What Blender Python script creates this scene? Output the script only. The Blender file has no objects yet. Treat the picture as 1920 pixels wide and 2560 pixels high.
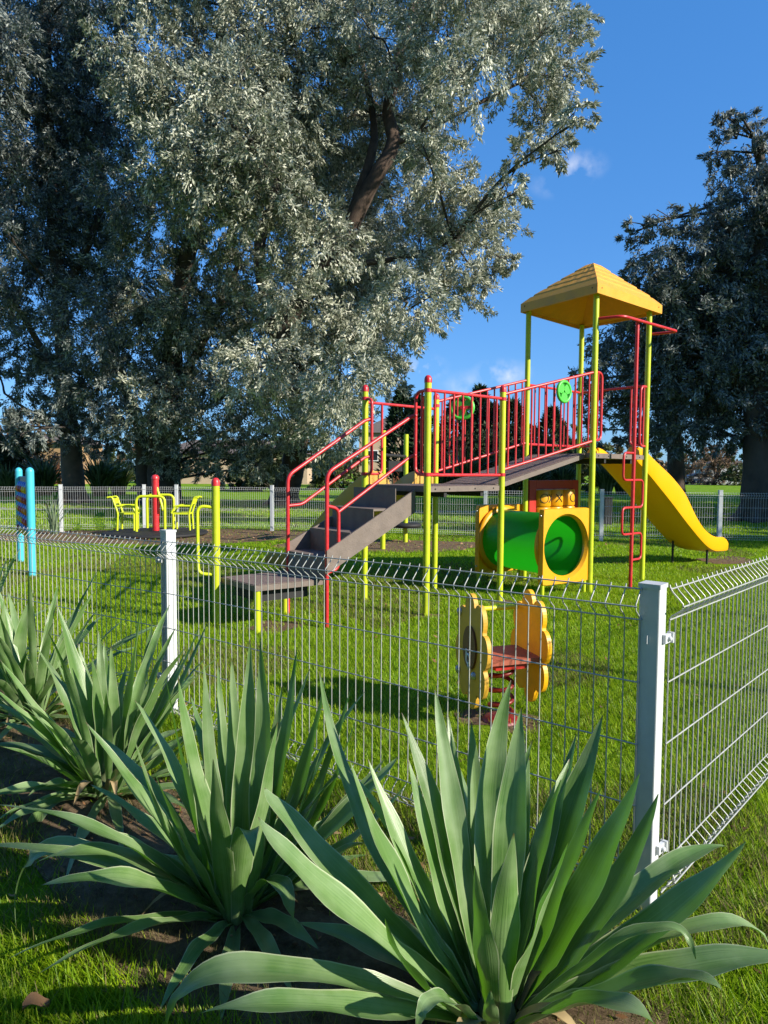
import bpy, math, random
import numpy as np
from mathutils import Vector, Matrix
random.seed(7); rng = np.random.default_rng(11)
S = bpy.context.scene
COL = S.collection
R = math.radians

# ------------------------------------------------------------------ camera
CAMZ, FPX, PITCH, ROLL = 1.45, 1700.0, R(3.43), R(0.35)
_fw = np.array([0, math.cos(PITCH), -math.sin(PITCH)])
_r0 = np.array([1.0, 0, 0]); _u0 = np.cross(_r0, _fw)
_rt = math.cos(ROLL) * _r0 + math.sin(ROLL) * _u0
_up = np.cross(_rt, _fw)
_O = np.array([0, 0, CAMZ])

def ray(x, y):
    """direction through a point of the survey grid (1659 wide)"""
    return _fw * FPX + _rt * (x * 1920 / 1659 - 960) + _up * (1280 - y * 2560 / 2212)

def at(x, y, Y):
    d = ray(x, y)
    return _O + d * (Y / d[1])

cam = bpy.data.cameras.new('camera')
cam.sensor_fit = 'VERTICAL'; cam.sensor_height = 36; cam.lens = FPX / 2560 * 36
cam.clip_start = 0.05; cam.clip_end = 2000
co = bpy.data.objects.new('camera', cam); COL.objects.link(co)
co.matrix_world = Matrix(((_rt[0], _up[0], -_fw[0], 0), (_rt[1], _up[1], -_fw[1], 0), (_rt[2], _up[2], -_fw[2], CAMZ), (0, 0, 0, 1)))
S.camera = co

# ------------------------------------------------------------------ light
SUN_EL = R(27)
SUN_H = Vector((0.89, -0.455, 0)).normalized()
sd = Vector((SUN_H.x * math.cos(SUN_EL), SUN_H.y * math.cos(SUN_EL), math.sin(SUN_EL)))
sun = bpy.data.lights.new('sun', 'SUN'); sun.energy = 5.0; sun.angle = R(0.55); sun.color = (1.0, 0.93, 0.80)
so = bpy.data.objects.new('sun', sun); COL.objects.link(so); so.location = (10, -8, 20)
so.rotation_euler = sd.to_track_quat('Z', 'Y').to_euler()

W = bpy.data.worlds.new('World'); S.world = W; W.use_nodes = True
nt = W.node_tree; nt.nodes.clear()
wo = nt.nodes.new('ShaderNodeOutputWorld'); bg = nt.nodes.new('ShaderNodeBackground'); sky = nt.nodes.new('ShaderNodeTexSky')
sky.sky_type = 'NISHITA'; sky.sun_disc = False; sky.sun_elevation = SUN_EL
sky.sun_rotation = math.atan2(SUN_H.x, SUN_H.y)
sky.air_density = 1.0; sky.dust_density = 0.25; sky.ozone_density = 3.0
bg.inputs['Strength'].default_value = 0.12
tc = nt.nodes.new('ShaderNodeTexCoord')
hsv = nt.nodes.new('ShaderNodeHueSaturation'); hsv.inputs['Saturation'].default_value = 1.3
nt.links.new(sky.outputs[0], hsv.inputs['Color']); gam = nt.nodes.new('ShaderNodeGamma'); gam.inputs['Gamma'].default_value = .5; nt.links.new(hsv.outputs[0], gam.inputs['Color'])
tint = nt.nodes.new('ShaderNodeMix'); tint.data_type = 'RGBA'; tint.blend_type = 'MULTIPLY'; tint.inputs['Factor'].default_value = 1; tint.inputs['B'].default_value = (.72, 1.28, 2.12, 1)
nt.links.new(gam.outputs[0], tint.inputs['A']); cur = tint.outputs['Result']
nz = nt.nodes.new('ShaderNodeTexNoise'); nz.inputs['Scale'].default_value = 26; nz.inputs['Detail'].default_value = 6
nt.links.new(tc.outputs['Generated'], nz.inputs['Vector'])
for (cx, cy, cz), rad, amt in (((.242, .89, .387), .046, .6), ((.218, .9, .372), .04, .32), ((.053, .987, .149), .046, .75), ((.166, .976, .139), .05, .6), ((.12, .98, .12), .06, .3)):
    sub = nt.nodes.new('ShaderNodeVectorMath'); sub.operation = 'SUBTRACT'; sub.inputs[1].default_value = (cx, cy, cz)
    mul = nt.nodes.new('ShaderNodeVectorMath'); mul.operation = 'MULTIPLY'; mul.inputs[1].default_value = (1, 1, 1.9)
    ln = nt.nodes.new('ShaderNodeVectorMath'); ln.operation = 'LENGTH'
    mr = nt.nodes.new('ShaderNodeMapRange'); mr.interpolation_type = 'SMOOTHSTEP'
    mr.inputs['From Min'].default_value = 0; mr.inputs['From Max'].default_value = rad; mr.inputs['To Min'].default_value = 1; mr.inputs['To Max'].default_value = 0
    m2 = nt.nodes.new('ShaderNodeMath'); m2.operation = 'MULTIPLY'
    m3 = nt.nodes.new('ShaderNodeMapRange'); m3.inputs['From Min'].default_value = .42; m3.inputs['From Max'].default_value = .75; m3.inputs['To Max'].default_value = amt * 1.8
    mix = nt.nodes.new('ShaderNodeMix'); mix.data_type = 'RGBA'; mix.inputs['B'].default_value = (4.6, 4.9, 5.6, 1)
    L = nt.links.new
    L(tc.outputs['Generated'], sub.inputs[0]); L(sub.outputs[0], mul.inputs[0]); L(mul.outputs[0], ln.inputs[0]); L(ln.outputs['Value'], mr.inputs['Value'])
    L(nz.outputs['Fac'], m3.inputs['Value']); L(mr.outputs[0], m2.inputs[0]); L(m3.outputs[0], m2.inputs[1]); L(m2.outputs[0], mix.inputs['Factor'])
    L(cur, mix.inputs['A']); cur = mix.outputs['Result']
nt.links.new(cur, bg.inputs['Color']); nt.links.new(bg.outputs[0], wo.inputs[0])
S.view_settings.view_transform = 'Standard'; S.view_settings.look = 'None'; S.view_settings.exposure = 0.74; S.view_settings.gamma = 1
S.cycles.max_bounces = 6; S.cycles.transparent_max_bounces = 6
S.cycles.use_denoising = True

# ------------------------------------------------------------------ materials
def newmat(name):
    m = bpy.data.materials.new(name); m.use_nodes = True
    t = m.node_tree; b = t.nodes['Principled BSDF']
    return m, t, b

def paint(name, c, rough=.4, var=.12, scale=6, bump=.0, spec=.5, metallic=0, dirt=None, dscale=3.0, damt=.35, coat=0):
    """solid colour with slight natural unevenness, optional dirt patches"""
    m, t, b = newmat(name)
    N = t.nodes.new; L = t.links.new
    tcn = N('ShaderNodeTexCoord'); n = N('ShaderNodeTexNoise'); n.inputs['Scale'].default_value = scale; n.inputs['Detail'].default_value = 8; n.inputs['Roughness'].default_value = .65
    L(tcn.outputs['Object'], n.inputs['Vector'])
    r = N('ShaderNodeValToRGB'); e = r.color_ramp.elements
    e[0].position = .3; e[1].position = .7
    e[0].color = (c[0] * (1 - var), c[1] * (1 - var), c[2] * (1 - var), 1); e[1].color = (min(1, c[0] * (1 + var)), min(1, c[1] * (1 + var)), min(1, c[2] * (1 + var)), 1)
    L(n.outputs['Fac'], r.inputs['Fac']); out = r.outputs['Color']
    if dirt:
        n2 = N('ShaderNodeTexNoise'); n2.inputs['Scale'].default_value = dscale; n2.inputs['Detail'].default_value = 10; n2.inputs['Roughness'].default_value = .75
        L(tcn.outputs['Object'], n2.inputs['Vector'])
        mr = N('ShaderNodeMapRange'); mr.inputs['From Min'].default_value = .5; mr.inputs['From Max'].default_value = .8; mr.inputs['To Max'].default_value = damt
        L(n2.outputs['Fac'], mr.inputs['Value'])
        mx = N('ShaderNodeMix'); mx.data_type = 'RGBA'; mx.inputs['B'].default_value = (*dirt, 1)
        L(mr.outputs[0], mx.inputs['Factor']); L(out, mx.inputs['A']); out = mx.outputs['Result']
    L(out, b.inputs['Base Color'])
    mr2 = N('ShaderNodeMapRange'); mr2.inputs['To Min'].default_value = max(0.05, rough - .12); mr2.inputs['To Max'].default_value = min(1, rough + .15)
    L(n.outputs['Fac'], mr2.inputs['Value']); L(mr2.outputs[0], b.inputs['Roughness'])
    b.inputs['Specular IOR Level'].default_value = spec; b.inputs['Metallic'].default_value = metallic
    if bump:
        bp = N('ShaderNodeBump'); bp.inputs['Strength'].default_value = bump; bp.inputs['Distance'].default_value = .01
        n3 = N('ShaderNodeTexNoise'); n3.inputs['Scale'].default_value = scale * 8; n3.inputs['Detail'].default_value = 6
        L(tcn.outputs['Object'], n3.inputs['Vector']); L(n3.outputs['Fac'], bp.inputs['Height']); L(bp.outputs[0], b.inputs['Normal'])
    return m

def foliage(name, cols, trans=.25, rough=.5, spec=.35, tcol=None):
    """one colour per leaf island, thin translucent leaf"""
    m, t, b = newmat(name); N = t.nodes.new; L = t.links.new
    g = N('ShaderNodeNewGeometry'); r = N('ShaderNodeValToRGB'); e = r.color_ramp.elements
    while len(e) < len(cols): e.new(.5)
    for k, c in enumerate(cols): e[k].position = k / (len(cols) - 1); e[k].color = (*c, 1)
    L(g.outputs['Random Per Island'], r.inputs['Fac'])
    L(r.outputs['Color'], b.inputs['Base Color']); b.inputs['Roughness'].default_value = rough; b.inputs['Specular IOR Level'].default_value = spec
    tr = N('ShaderNodeBsdfTranslucent'); ms = N('ShaderNodeMixShader'); ms.inputs[0].default_value = trans
    if tcol:
        tr.inputs['Color'].default_value = (*tcol, 1)
    else:
        L(r.outputs['Color'], tr.inputs['Color'])
    L(b.outputs[0], ms.inputs[1]); L(tr.outputs[0], ms.inputs[2]); L(ms.outputs[0], t.nodes['Material Output'].inputs['Surface'])
    return m

M = {}
M['lime'] = paint('lime paint', (.48, .56, .018), .38, .08, 5, dirt=(.2, .2, .06), dscale=9, damt=.5)
M['lime_pale'] = paint('lime paint on hoops', (.56, .64, .02), .35, .06, 5)
M['red'] = paint('red paint', (.54, .022, .03), .35, .1, 8, dirt=(.5, .16, .13), dscale=14, damt=.5)
M['darkred'] = paint('dark red plastic', (.42, .02, .012), .45, .12, 6)
M['yellow'] = paint('yellow plastic', (.74, .34, .006), .38, .06, 4, bump=.02, dirt=(.42, .2, .03), dscale=5, damt=.4)
M['slide'] = paint('slide plastic', (.86, .40, .003), .33, .05, 3, bump=.02, dirt=(.5, .22, .02), dscale=3, damt=.25)
M['roof'] = paint('roof plastic', (.70, .31, .018), .5, .08, 5, bump=.04, dirt=(.4, .2, .04), dscale=4, damt=.5)
M['shadeslide'] = paint('shade toned ochre plastic', (.52, .30, .05), .5, .1, 4)  # tan tone carries the shade on the back slide
def thin_plastic(m, c, f):
    t = m.node_tree; tr = t.nodes.new('ShaderNodeBsdfTranslucent'); tr.inputs['Color'].default_value = (*c, 1); ms = t.nodes.new('ShaderNodeMixShader'); ms.inputs[0].default_value = f
    t.links.new(t.nodes['Principled BSDF'].outputs[0], ms.inputs[1]); t.links.new(tr.outputs[0], ms.inputs[2]); t.links.new(ms.outputs[0], t.nodes['Material Output'].inputs['Surface']); return m
M['green'] = paint('green plastic', (.012, .24, .012), .4, .12, 4, dirt=(.07, .25, .06), dscale=6, damt=.4)
thin_plastic(M['green'], (.02, .55, .015), .35)
M['wheel'] = paint('light green plastic', (.07, .5, .05), .4, .08, 8)
M['deck'] = paint('brown coated steel', (.16, .125, .105), .65, .2, 9, bump=.25, dirt=(.1, .07, .05), dscale=12, damt=.6)
M['decktop'] = paint('brown deck coating', (.17, .12, .105), .8, .35, 60, bump=.5, dirt=(.07, .05, .045), dscale=20, damt=.6)
M['black'] = paint('black rubber', (.012, .012, .013), .7, .2, 10, bump=.1)
M['bolt'] = paint('galvanised bolt', (.45, .44, .42), .35, .15, 30, metallic=.8)
M['post'] = paint('galvanised white post', (.54, .56, .58), .45, .06, 12, dirt=(.42, .41, .38), dscale=8, damt=.5)
M['wire'] = paint('galvanised wire', (.43, .44, .42), .4, .12, 30, metallic=.25)
M['wirefar'] = paint('galvanised wire of back fence', (.5, .51, .5), .5, .15, 30)
M['blue'] = paint('sky blue paint', (.06, .46, .60), .4, .06, 6)
M['navy'] = paint('dark blue plastic', (.008, .05, .2), .4, .1, 6)
M['midblue'] = paint('bright blue plastic', (.01, .14, .6), .35, .08, 6)
M['orange'] = paint('orange plastic', (.75, .2, .01), .4, .08, 6)
M['knobyellow'] = paint('knob yellow plastic', (.8, .5, .01), .4, .08, 6)
M['flower'] = paint('flower yellow board', (.85, .42, .008), .42, .08, 7, bump=.03, dirt=(.45, .2, .04), dscale=6, damt=.55)
M['flowershade'] = paint('shade toned ochre board', (.66, .36, .03), .55, .12, 7, bump=.03, dirt=(.35, .2, .08), dscale=5, damt=.7)  # ochre base holds the left panel's shade; dirt blotches lie over it
M['spring'] = paint('dull dark red spring', (.2, .014, .012), .45, .15, 14)
M['seat'] = paint('faded red board', (.34, .085, .045), .6, .2, 12, bump=.1, dirt=(.22, .08, .05), dscale=10, damt=.7)
M['brown'] = paint('brown plastic disc', (.16, .055, .025), .5, .2, 14)
M['white'] = paint('white mark', (.75, .75, .72), .5, .05, 10)
M['ink'] = paint('black mark', (.01, .01, .01), .6, .05, 10)
M['bark'] = paint('bark', (.075, .055, .042), .9, .45, 3.5, bump=1.0, dirt=(.03, .022, .018), dscale=7, damt=.8)
M['barkred'] = paint('reddish ridged bark', (.085, .056, .04), .9, .45, 3.0, bump=1.0, dirt=(.05, .03, .022), dscale=5, damt=.8)  # reddish brown bark colour
M['branch'] = paint('branch bark', (.05, .04, .033), .9, .3, 5)
M['silver'] = foliage('silver leaves', [(.08, .105, .065), (.27, .295, .21), (.47, .48, .37), (.70, .70, .58)], .2, .5, .4)
M['silver2'] = foliage('shade toned grey green leaves', [(.045, .065, .038), (.15, .175, .12), (.34, .355, .26), (.67, .67, .54)], .16, .5, .4)  # leaf colour darkened to carry shade from the neighbouring crown
M['dim'] = foliage('shade darkened grey leaves', [(.04, .055, .052), (.085, .11, .10), (.17, .195, .175), (.36, .38, .35)], .2, .5, .35)  # shade of crowns out of the sun is put into the leaf colour
M['conifer'] = foliage('conifer needles', [(.014, .034, .014), (.04, .07, .035)], .1, .6, .2)
M['shrub'] = foliage('shrub leaves', [(.03, .045, .015), (.09, .11, .04), (.17, .18, .08)], .2, .6, .2)
M['darkshrub'] = foliage('dark thicket leaves', [(.018, .03, .012), (.04, .06, .025), (.10, .12, .06)], .15, .6, .2)
M['brownshrub'] = foliage('dry twigs and leaves', [(.10, .06, .035), (.2, .13, .08), (.3, .21, .14)], .2, .7, .2)
M['flax'] = foliage('flax leaves', [(.03, .05, .012), (.08, .1, .03), (.22, .22, .10)], .2, .45, .4)
M['paleflax'] = foliage('pale spiky leaves', [(.12, .18, .1), (.25, .32, .2)], .2, .5, .3)
M['grass'] = foliage('grass blades', [(.13, .26, .004), (.23, .40, .006), (.34, .51, .010), (.42, .52, .03)], .5, .45, .3)
M['drygrass'] = foliage('dry grass blades', [(.13, .13, .035), (.25, .2, .09), (.12, .17, .03)], .35, .7, .2)
M['litter'] = foliage('dry fallen leaves', [(.10, .045, .02), (.25, .13, .06), (.38, .24, .13)], .15, .7, .2)
M['wall'] = paint('beige render', (.46, .34, .23), .85, .08, 2, bump=.1)
M['wallorange'] = paint('ochre render', (.36, .22, .11), .85, .08, 2, bump=.1)
M['wallgrey'] = paint('grey render', (.36, .36, .37), .85, .08, 2, bump=.1)
M['tiles'] = paint('brown roof tiles', (.12, .095, .08), .8, .25, 6, bump=.3)
M['glass'] = paint('dark window glass', (.02, .025, .03), .1, .1, 3)
M['carpaint'] = paint('silver car paint', (.5, .52, .55), .25, .03, 3, metallic=.5)
M['tyre'] = paint('tyre rubber', (.015, .015, .015), .8, .1, 8)

def ground_mat():
    m, t, b = newmat('lawn ground'); N = t.nodes.new; L = t.links.new
    tcn = N('ShaderNodeTexCoord')
    def noise(sc, det=8, ro=.6):
        n = N('ShaderNodeTexNoise'); n.inputs['Scale'].default_value = sc; n.inputs['Detail'].default_value = det; n.inputs['Roughness'].default_value = ro
        L(tcn.outputs['Object'], n.inputs['Vector']); return n
    a = noise(.35); f = noise(30, 10, .8); g = noise(2.2)
    r1 = N('ShaderNodeValToRGB'); e = r1.color_ramp.elements; e[0].position = .3; e[1].position = .72
    e[0].color = (.10, .20, .006, 1); e[1].color = (.24, .37, .016, 1)
    L(f.outputs['Fac'], r1.inputs['Fac'])
    r2 = N('ShaderNodeValToRGB'); e = r2.color_ramp.elements; e[0].position = .35; e[1].position = .7
    e[0].color = (.75, .9, .7, 1); e[1].color = (1.15, 1.05, 1.0, 1)
    L(a.outputs['Fac'], r2.inputs['Fac'])
    mx = N('ShaderNodeMix'); mx.data_type = 'RGBA'; mx.blend_type = 'MULTIPLY'; mx.inputs['Factor'].default_value = 1
    L(r1.outputs[0], mx.inputs['A']); L(r2.outputs[0], mx.inputs['B'])
    mr = N('ShaderNodeMapRange'); mr.inputs['From Min'].default_value = .58; mr.inputs['From Max'].default_value = .8; mr.inputs['To Max'].default_value = .4
    L(g.outputs['Fac'], mr.inputs['Value'])
    m2 = N('ShaderNodeMix'); m2.data_type = 'RGBA'; m2.inputs['B'].default_value = (.11, .085, .04, 1)
    L(mr.outputs[0], m2.inputs['Factor']); L(mx.outputs['Result'], m2.inputs['A'])
    L(m2.outputs['Result'], b.inputs['Base Color']); b.inputs['Roughness'].default_value = .95; b.inputs['Specular IOR Level'].default_value = .1
    bp = N('ShaderNodeBump'); bp.inputs['Strength'].default_value = .8; bp.inputs['Distance'].default_value = .05
    L(f.outputs['Fac'], bp.inputs['Height']); L(bp.outputs[0], b.inputs['Normal'])
    return m
def soil_mat(name, c1, c2, sc=12):
    m, t, b = newmat(name); N = t.nodes.new; L = t.links.new
    tcn = N('ShaderNodeTexCoord'); n = N('ShaderNodeTexNoise'); n.inputs['Scale'].default_value = sc; n.inputs['Detail'].default_value = 12; n.inputs['Roughness'].default_value = .75
    L(tcn.outputs['Object'], n.inputs['Vector'])
    r = N('ShaderNodeValToRGB'); e = r.color_ramp.elements; e[0].position = .32; e[1].position = .7; e[0].color = (*c1, 1); e[1].color = (*c2, 1)
    L(n.outputs['Fac'], r.inputs['Fac']); L(r.outputs[0], b.inputs['Base Color']); b.inputs['Roughness'].default_value = .95; b.inputs['Specular IOR Level'].default_value = .1
    bp = N('ShaderNodeBump'); bp.inputs['Strength'].default_value = .9; bp.inputs['Distance'].default_value = .03
    L(n.outputs['Fac'], bp.inputs['Height']); L(bp.outputs[0], b.inputs['Normal'])
    return m
M['ground'] = ground_mat()
M['soil'] = soil_mat('bed soil', (.06, .038, .024), (.27, .195, .125))
M['dirt'] = soil_mat('bare dirt', (.085, .055, .035), (.24, .165, .10), 8)
M['path'] = soil_mat('pale gravel path', (.26, .25, .23), (.42, .40, .37), 20)
M['road'] = soil_mat('far road', (.16, .15, .14), (.26, .25, .23), 4)

def agave_mat():
    m, t, b = newmat('broad grey green leaf'); N = t.nodes.new; L = t.links.new
    uv = N('ShaderNodeUVMap'); uv.uv_map = 'UVMap'
    mp = N('ShaderNodeMapping'); mp.inputs['Scale'].default_value = (16, .9, 1); L(uv.outputs[0], mp.inputs['Vector'])
    g = N('ShaderNodeNewGeometry')
    add = N('ShaderNodeVectorMath'); add.operation = 'ADD'; L(mp.outputs[0], add.inputs[0]); 
    cmb = N('ShaderNodeCombineXYZ'); mm = N('ShaderNodeMath'); mm.operation = 'MULTIPLY'; mm.inputs[1].default_value = 40; L(g.outputs['Random Per Island'], mm.inputs[0]); L(mm.outputs[0], cmb.inputs[1]); L(cmb.outputs[0], add.inputs[1])
    n = N('ShaderNodeTexNoise'); n.inputs['Scale'].default_value = 1.6; n.inputs['Detail'].default_value = 4; L(add.outputs[0], n.inputs['Vector'])
    r = N('ShaderNodeValToRGB'); e = r.color_ramp.elements; e[0].position = .3; e[1].position = .72
    e[0].color = (.065, .145, .032, 1); e[1].color = (.16, .265, .08, 1); L(n.outputs['Fac'], r.inputs['Fac'])
    # bloom patches
    n2 = N('ShaderNodeTexNoise'); n2.inputs['Scale'].default_value = 7; n2.inputs['Detail'].default_value = 5
    tcn = N('ShaderNodeTexCoord'); L(tcn.outputs['Object'], n2.inputs['Vector'])
    mr = N('ShaderNodeMapRange'); mr.inputs['From Min'].default_value = .4; mr.inputs['From Max'].default_value = .68; mr.inputs['To Max'].default_value = .8; L(n2.outputs['Fac'], mr.inputs['Value'])
    mx = N('ShaderNodeMix'); mx.data_type = 'RGBA'; mx.inputs['B'].default_value = (.25, .34, .165, 1); L(mr.outputs[0], mx.inputs['Factor']); L(r.outputs[0], mx.inputs['A'])
    # pale margin
    sx = N('ShaderNodeSeparateXYZ'); L(uv.outputs[0], sx.inputs[0])
    a1 = N('ShaderNodeMath'); a1.operation = 'SUBTRACT'; a1.inputs[1].default_value = .5; L(sx.outputs[0], a1.inputs[0])
    a2 = N('ShaderNodeMath'); a2.operation = 'ABSOLUTE'; L(a1.outputs[0], a2.inputs[0])
    mr2 = N('ShaderNodeMapRange'); mr2.inputs['From Min'].default_value = .455; mr2.inputs['From Max'].default_value = .49; mr2.inputs['To Max'].default_value = .8; L(a2.outputs[0], mr2.inputs['Value'])
    mx2 = N('ShaderNodeMix'); mx2.data_type = 'RGBA'; mx2.inputs['B'].default_value = (.46, .50, .32, 1); L(mr2.outputs[0], mx2.inputs['Factor']); L(mx.outputs['Result'], mx2.inputs['A'])
    # brown tip
    mr3 = N('ShaderNodeMapRange'); mr3.inputs['From Min'].default_value = .965; mr3.inputs['From Max'].default_value = .995; L(sx.outputs[1], mr3.inputs['Value'])
    mx3 = N('ShaderNodeMix'); mx3.data_type = 'RGBA'; mx3.inputs['B'].default_value = (.09, .055, .03, 1); L(mr3.outputs[0], mx3.inputs['Factor']); L(mx2.outputs['Result'], mx3.inputs['A'])
    hs = N('ShaderNodeHueSaturation'); mrh = N('ShaderNodeMapRange'); mrh.inputs['To Min'].default_value = .8; mrh.inputs['To Max'].default_value = 1.2
    L(g.outputs['Random Per Island'], mrh.inputs['Value']); L(mrh.outputs[0], hs.inputs['Value']); L(mx3.outputs['Result'], hs.inputs['Color'])
    L(hs.outputs[0], b.inputs['Base Color']); b.inputs['Roughness'].default_value = .33; b.inputs['Specular IOR Level'].default_value = .55
    bp = N('ShaderNodeBump'); bp.inputs['Strength'].default_value = .25; bp.inputs['Distance'].default_value = .004; L(n.outputs['Fac'], bp.inputs['Height']); L(bp.outputs[0], b.inputs['Normal'])
    tr = N('ShaderNodeBsdfTranslucent'); tr.inputs['Color'].default_value = (.16, .42, .015, 1)
    ms = N('ShaderNodeMixShader'); ms.inputs[0].default_value = .24
    L(b.outputs[0], ms.inputs[1]); L(tr.outputs[0], ms.inputs[2]); L(ms.outputs[0], t.nodes['Material Output'].inputs['Surface'])
    return m
M['agave'] = agave_mat()
M['deadleaf'] = paint('dry straw leaf', (.30, .22, .11), .8, .3, 10)
M['stem'] = paint('pale leaf bases', (.10, .12, .05), .7, .25, 10)

# ------------------------------------------------------------------ mesh helpers
def wloc(o):
    l = Vector((0, 0, 0))
    while o: l += o.location; o = o.parent
    return l

def tag(o, label=None, cat=None, group=None, kind=None):
    if label: o['label'] = label
    if cat: o['category'] = cat
    if group: o['group'] = group
    if kind: o['kind'] = kind
    return o

def empty(name, loc, label=None, cat=None, group=None):
    o = bpy.data.objects.new(name, None); COL.objects.link(o); o.location = loc; o.empty_display_size = .2
    return tag(o, label, cat, group)

def link_mesh(name, me, mat, parent=None):
    me.materials.append(M[mat] if isinstance(mat, str) else mat)
    o = bpy.data.objects.new(name, me); COL.objects.link(o)
    if parent is not None: o.parent = parent
    return o

def fillet(pts, r=.05, k=5):
    pts = [Vector(p) for p in pts]; out = [pts[0]]
    for a, b, c in zip(pts, pts[1:], pts[2:]):
        d1 = (a - b); d2 = (c - b); q = min(r, d1.length * .49, d2.length * .49)
        p1 = b + d1.normalized() * q; p2 = b + d2.normalized() * q
        for i in range(k + 1):
            t = i / k; out.append(p1 * (1 - t) ** 2 + b * 2 * t * (1 - t) + p2 * t * t)
    out.append(pts[-1]); return out

class MB:
    def __init__(s): s.v = []; s.f = []; s.s = []
    def add(s, vs, fs, smooth=False):
        o = len(s.v); s.v += [tuple(map(float, v)) for v in vs]
        for f in fs: s.f.append(tuple(i + o for i in f)); s.s.append(smooth)
        return s
    def tube(s, pts, r, n=8, caps=True, closed=False):
        pts = [Vector(p) for p in pts]; m = len(pts)
        rs = r if hasattr(r, '__len__') else [r] * m
        T = []
        for i in range(m):
            a = pts[(i - 1) % m] if (i > 0 or closed) else pts[i]; b = pts[(i + 1) % m] if (i < m - 1 or closed) else pts[i]
            T.append((b - a).normalized() if (b - a).length > 1e-9 else Vector((0, 0, 1)))
        ref = Vector((0, 0, 1)) if abs(T[0].z) < .9 else Vector((1, 0, 0))
        nrm = (ref - T[0] * ref.dot(T[0])).normalized(); vs = []
        for i in range(m):
            nrm = (nrm - T[i] * nrm.dot(T[i])); nrm = nrm.normalized() if nrm.length > 1e-6 else T[i].orthogonal().normalized()
            bi = T[i].cross(nrm)
            for k in range(n):
                a = 2 * math.pi * k / n
                vs.append(pts[i] + (nrm * math.cos(a) + bi * math.sin(a)) * rs[i])
        fs = []
        for i in range(m if closed else m - 1):
            j = (i + 1) % m
            for k in range(n): fs.append((i * n + k, i * n + (k + 1) % n, j * n + (k + 1) % n, j * n + k))
        s.add(vs, fs, True)
        if caps and not closed:
            s.add(vs[:n], [tuple(range(n - 1, -1, -1))]); s.add(vs[-n:], [tuple(range(n))])
        return s
    def prism(s, base, ext, smooth=False):
        """polygon (list of 3D points) extruded by a vector"""
        n = len(base); e = Vector(ext); vs = [Vector(p) for p in base] + [Vector(p) + e for p in base]
        fs = [tuple(range(n - 1, -1, -1)), tuple(range(n, 2 * n))]
        s.add(vs, fs)
        s.add(vs, [(i, (i + 1) % n, n + (i + 1) % n, n + i) for i in range(n)], smooth); return s
    def box(s, c, ax, ay, az):
        """centre and three half-axis vectors"""
        c = Vector(c); ax = Vector(ax); ay = Vector(ay); az = Vector(az)
        return s.prism([c - ax - ay - az, c + ax - ay - az, c + ax + ay - az, c - ax + ay - az], az * 2)
    def lathe(s, c, prof, n=16, axis=(0, 0, 1)):
        q = Vector(axis).normalized().to_track_quat('Z', 'Y'); c = Vector(c); vs = []
        for (r, z) in prof:
            for k in range(n):
                a = 2 * math.pi * k / n; vs.append(c + q @ Vector((r * math.cos(a), r * math.sin(a), z)))
        fs = [(i * n + k, i * n + (k + 1) % n, (i + 1) * n + (k + 1) % n, (i + 1) * n + k) for i in range(len(prof) - 1) for k in range(n)]
        s.add(vs, fs, True)
        s.add(vs[:n], [tuple(range(n - 1, -1, -1))]); s.add(vs[-n:], [tuple(range(n))]); return s
    def build(s, name, mat, parent=None, bevel=0, solid=0):
        me = bpy.data.meshes.new(name); l = wloc(parent) if parent else Vector((0, 0, 0))
        me.from_pydata([(v[0] - l.x, v[1] - l.y, v[2] - l.z) for v in s.v], [], s.f)
        me.polygons.foreach_set('use_smooth', s.s); me.update()
        o = link_mesh(name, me, mat, parent)
        if bevel:
            b = o.modifiers.new('bevel', 'BEVEL'); b.width = bevel; b.segments = 2; b.limit_method = 'ANGLE'; b.angle_limit = R(40)
        return o

def quads_mesh(name, V, nper, mat, parent=None, smooth=False, off=None):
    """V: (N, nper, 3) array, one polygon each"""
    N = len(V); me = bpy.data.meshes.new(name)
    P = V.reshape(-1, 3).astype(np.float32)
    if parent is not None: P = P - np.array(wloc(parent), dtype=np.float32)
    me.vertices.add(N * nper); me.vertices.foreach_set('co', P.ravel())
    me.loops.add(N * nper); me.loops.foreach_set('vertex_index', np.arange(N * nper, dtype=np.int32))
    me.polygons.add(N); me.polygons.foreach_set('loop_start', np.arange(0, N * nper, nper, dtype=np.int32))
    try: me.polygons.foreach_set('loop_total', np.full(N, nper, dtype=np.int32))
    except Exception: pass
    me.update(calc_edges=True)
    return link_mesh(name, me, mat, parent)

def unit(a): return a / np.maximum(np.linalg.norm(a, axis=-1, keepdims=True), 1e-9)
def V3(p, z=None): return Vector((p[0], p[1], p[2] if z is None else z))
def lerp(a, b, t): return Vector(a) * (1 - t) + Vector(b) * t

def vnoise(x, y, sc, seed=0):
    """smooth value noise"""
    x = np.asarray(x) * sc; y = np.asarray(y) * sc
    xi = np.floor(x).astype(int); yi = np.floor(y).astype(int); fx = x - xi; fy = y - yi
    fx = fx * fx * (3 - 2 * fx); fy = fy * fy * (3 - 2 * fy)
    def h(a, b): 
        n = (a * 374761393 + b * 668265263 + seed * 974711) & 0x7fffffff
        n = ((n ^ (n >> 13)) * 1274126177) & 0x7fffffff
        return ((n ^ (n >> 16)) & 0xffff) / 65535.0
    return (h(xi, yi) * (1 - fx) + h(xi + 1, yi) * fx) * (1 - fy) + (h(xi, yi + 1) * (1 - fx) + h(xi + 1, yi + 1) * fx) * fy

# ------------------------------------------------------------------ ground
def sheet(name, mat, pts, z):
    return tag(MB().add([(p[0], p[1], z) for p in pts], [tuple(range(len(pts)))]).build(name, mat), kind='structure')
sheet('ground', 'ground', [(-400, -60), (400, -60), (400, 900), (-400, 900)], 0)

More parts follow.
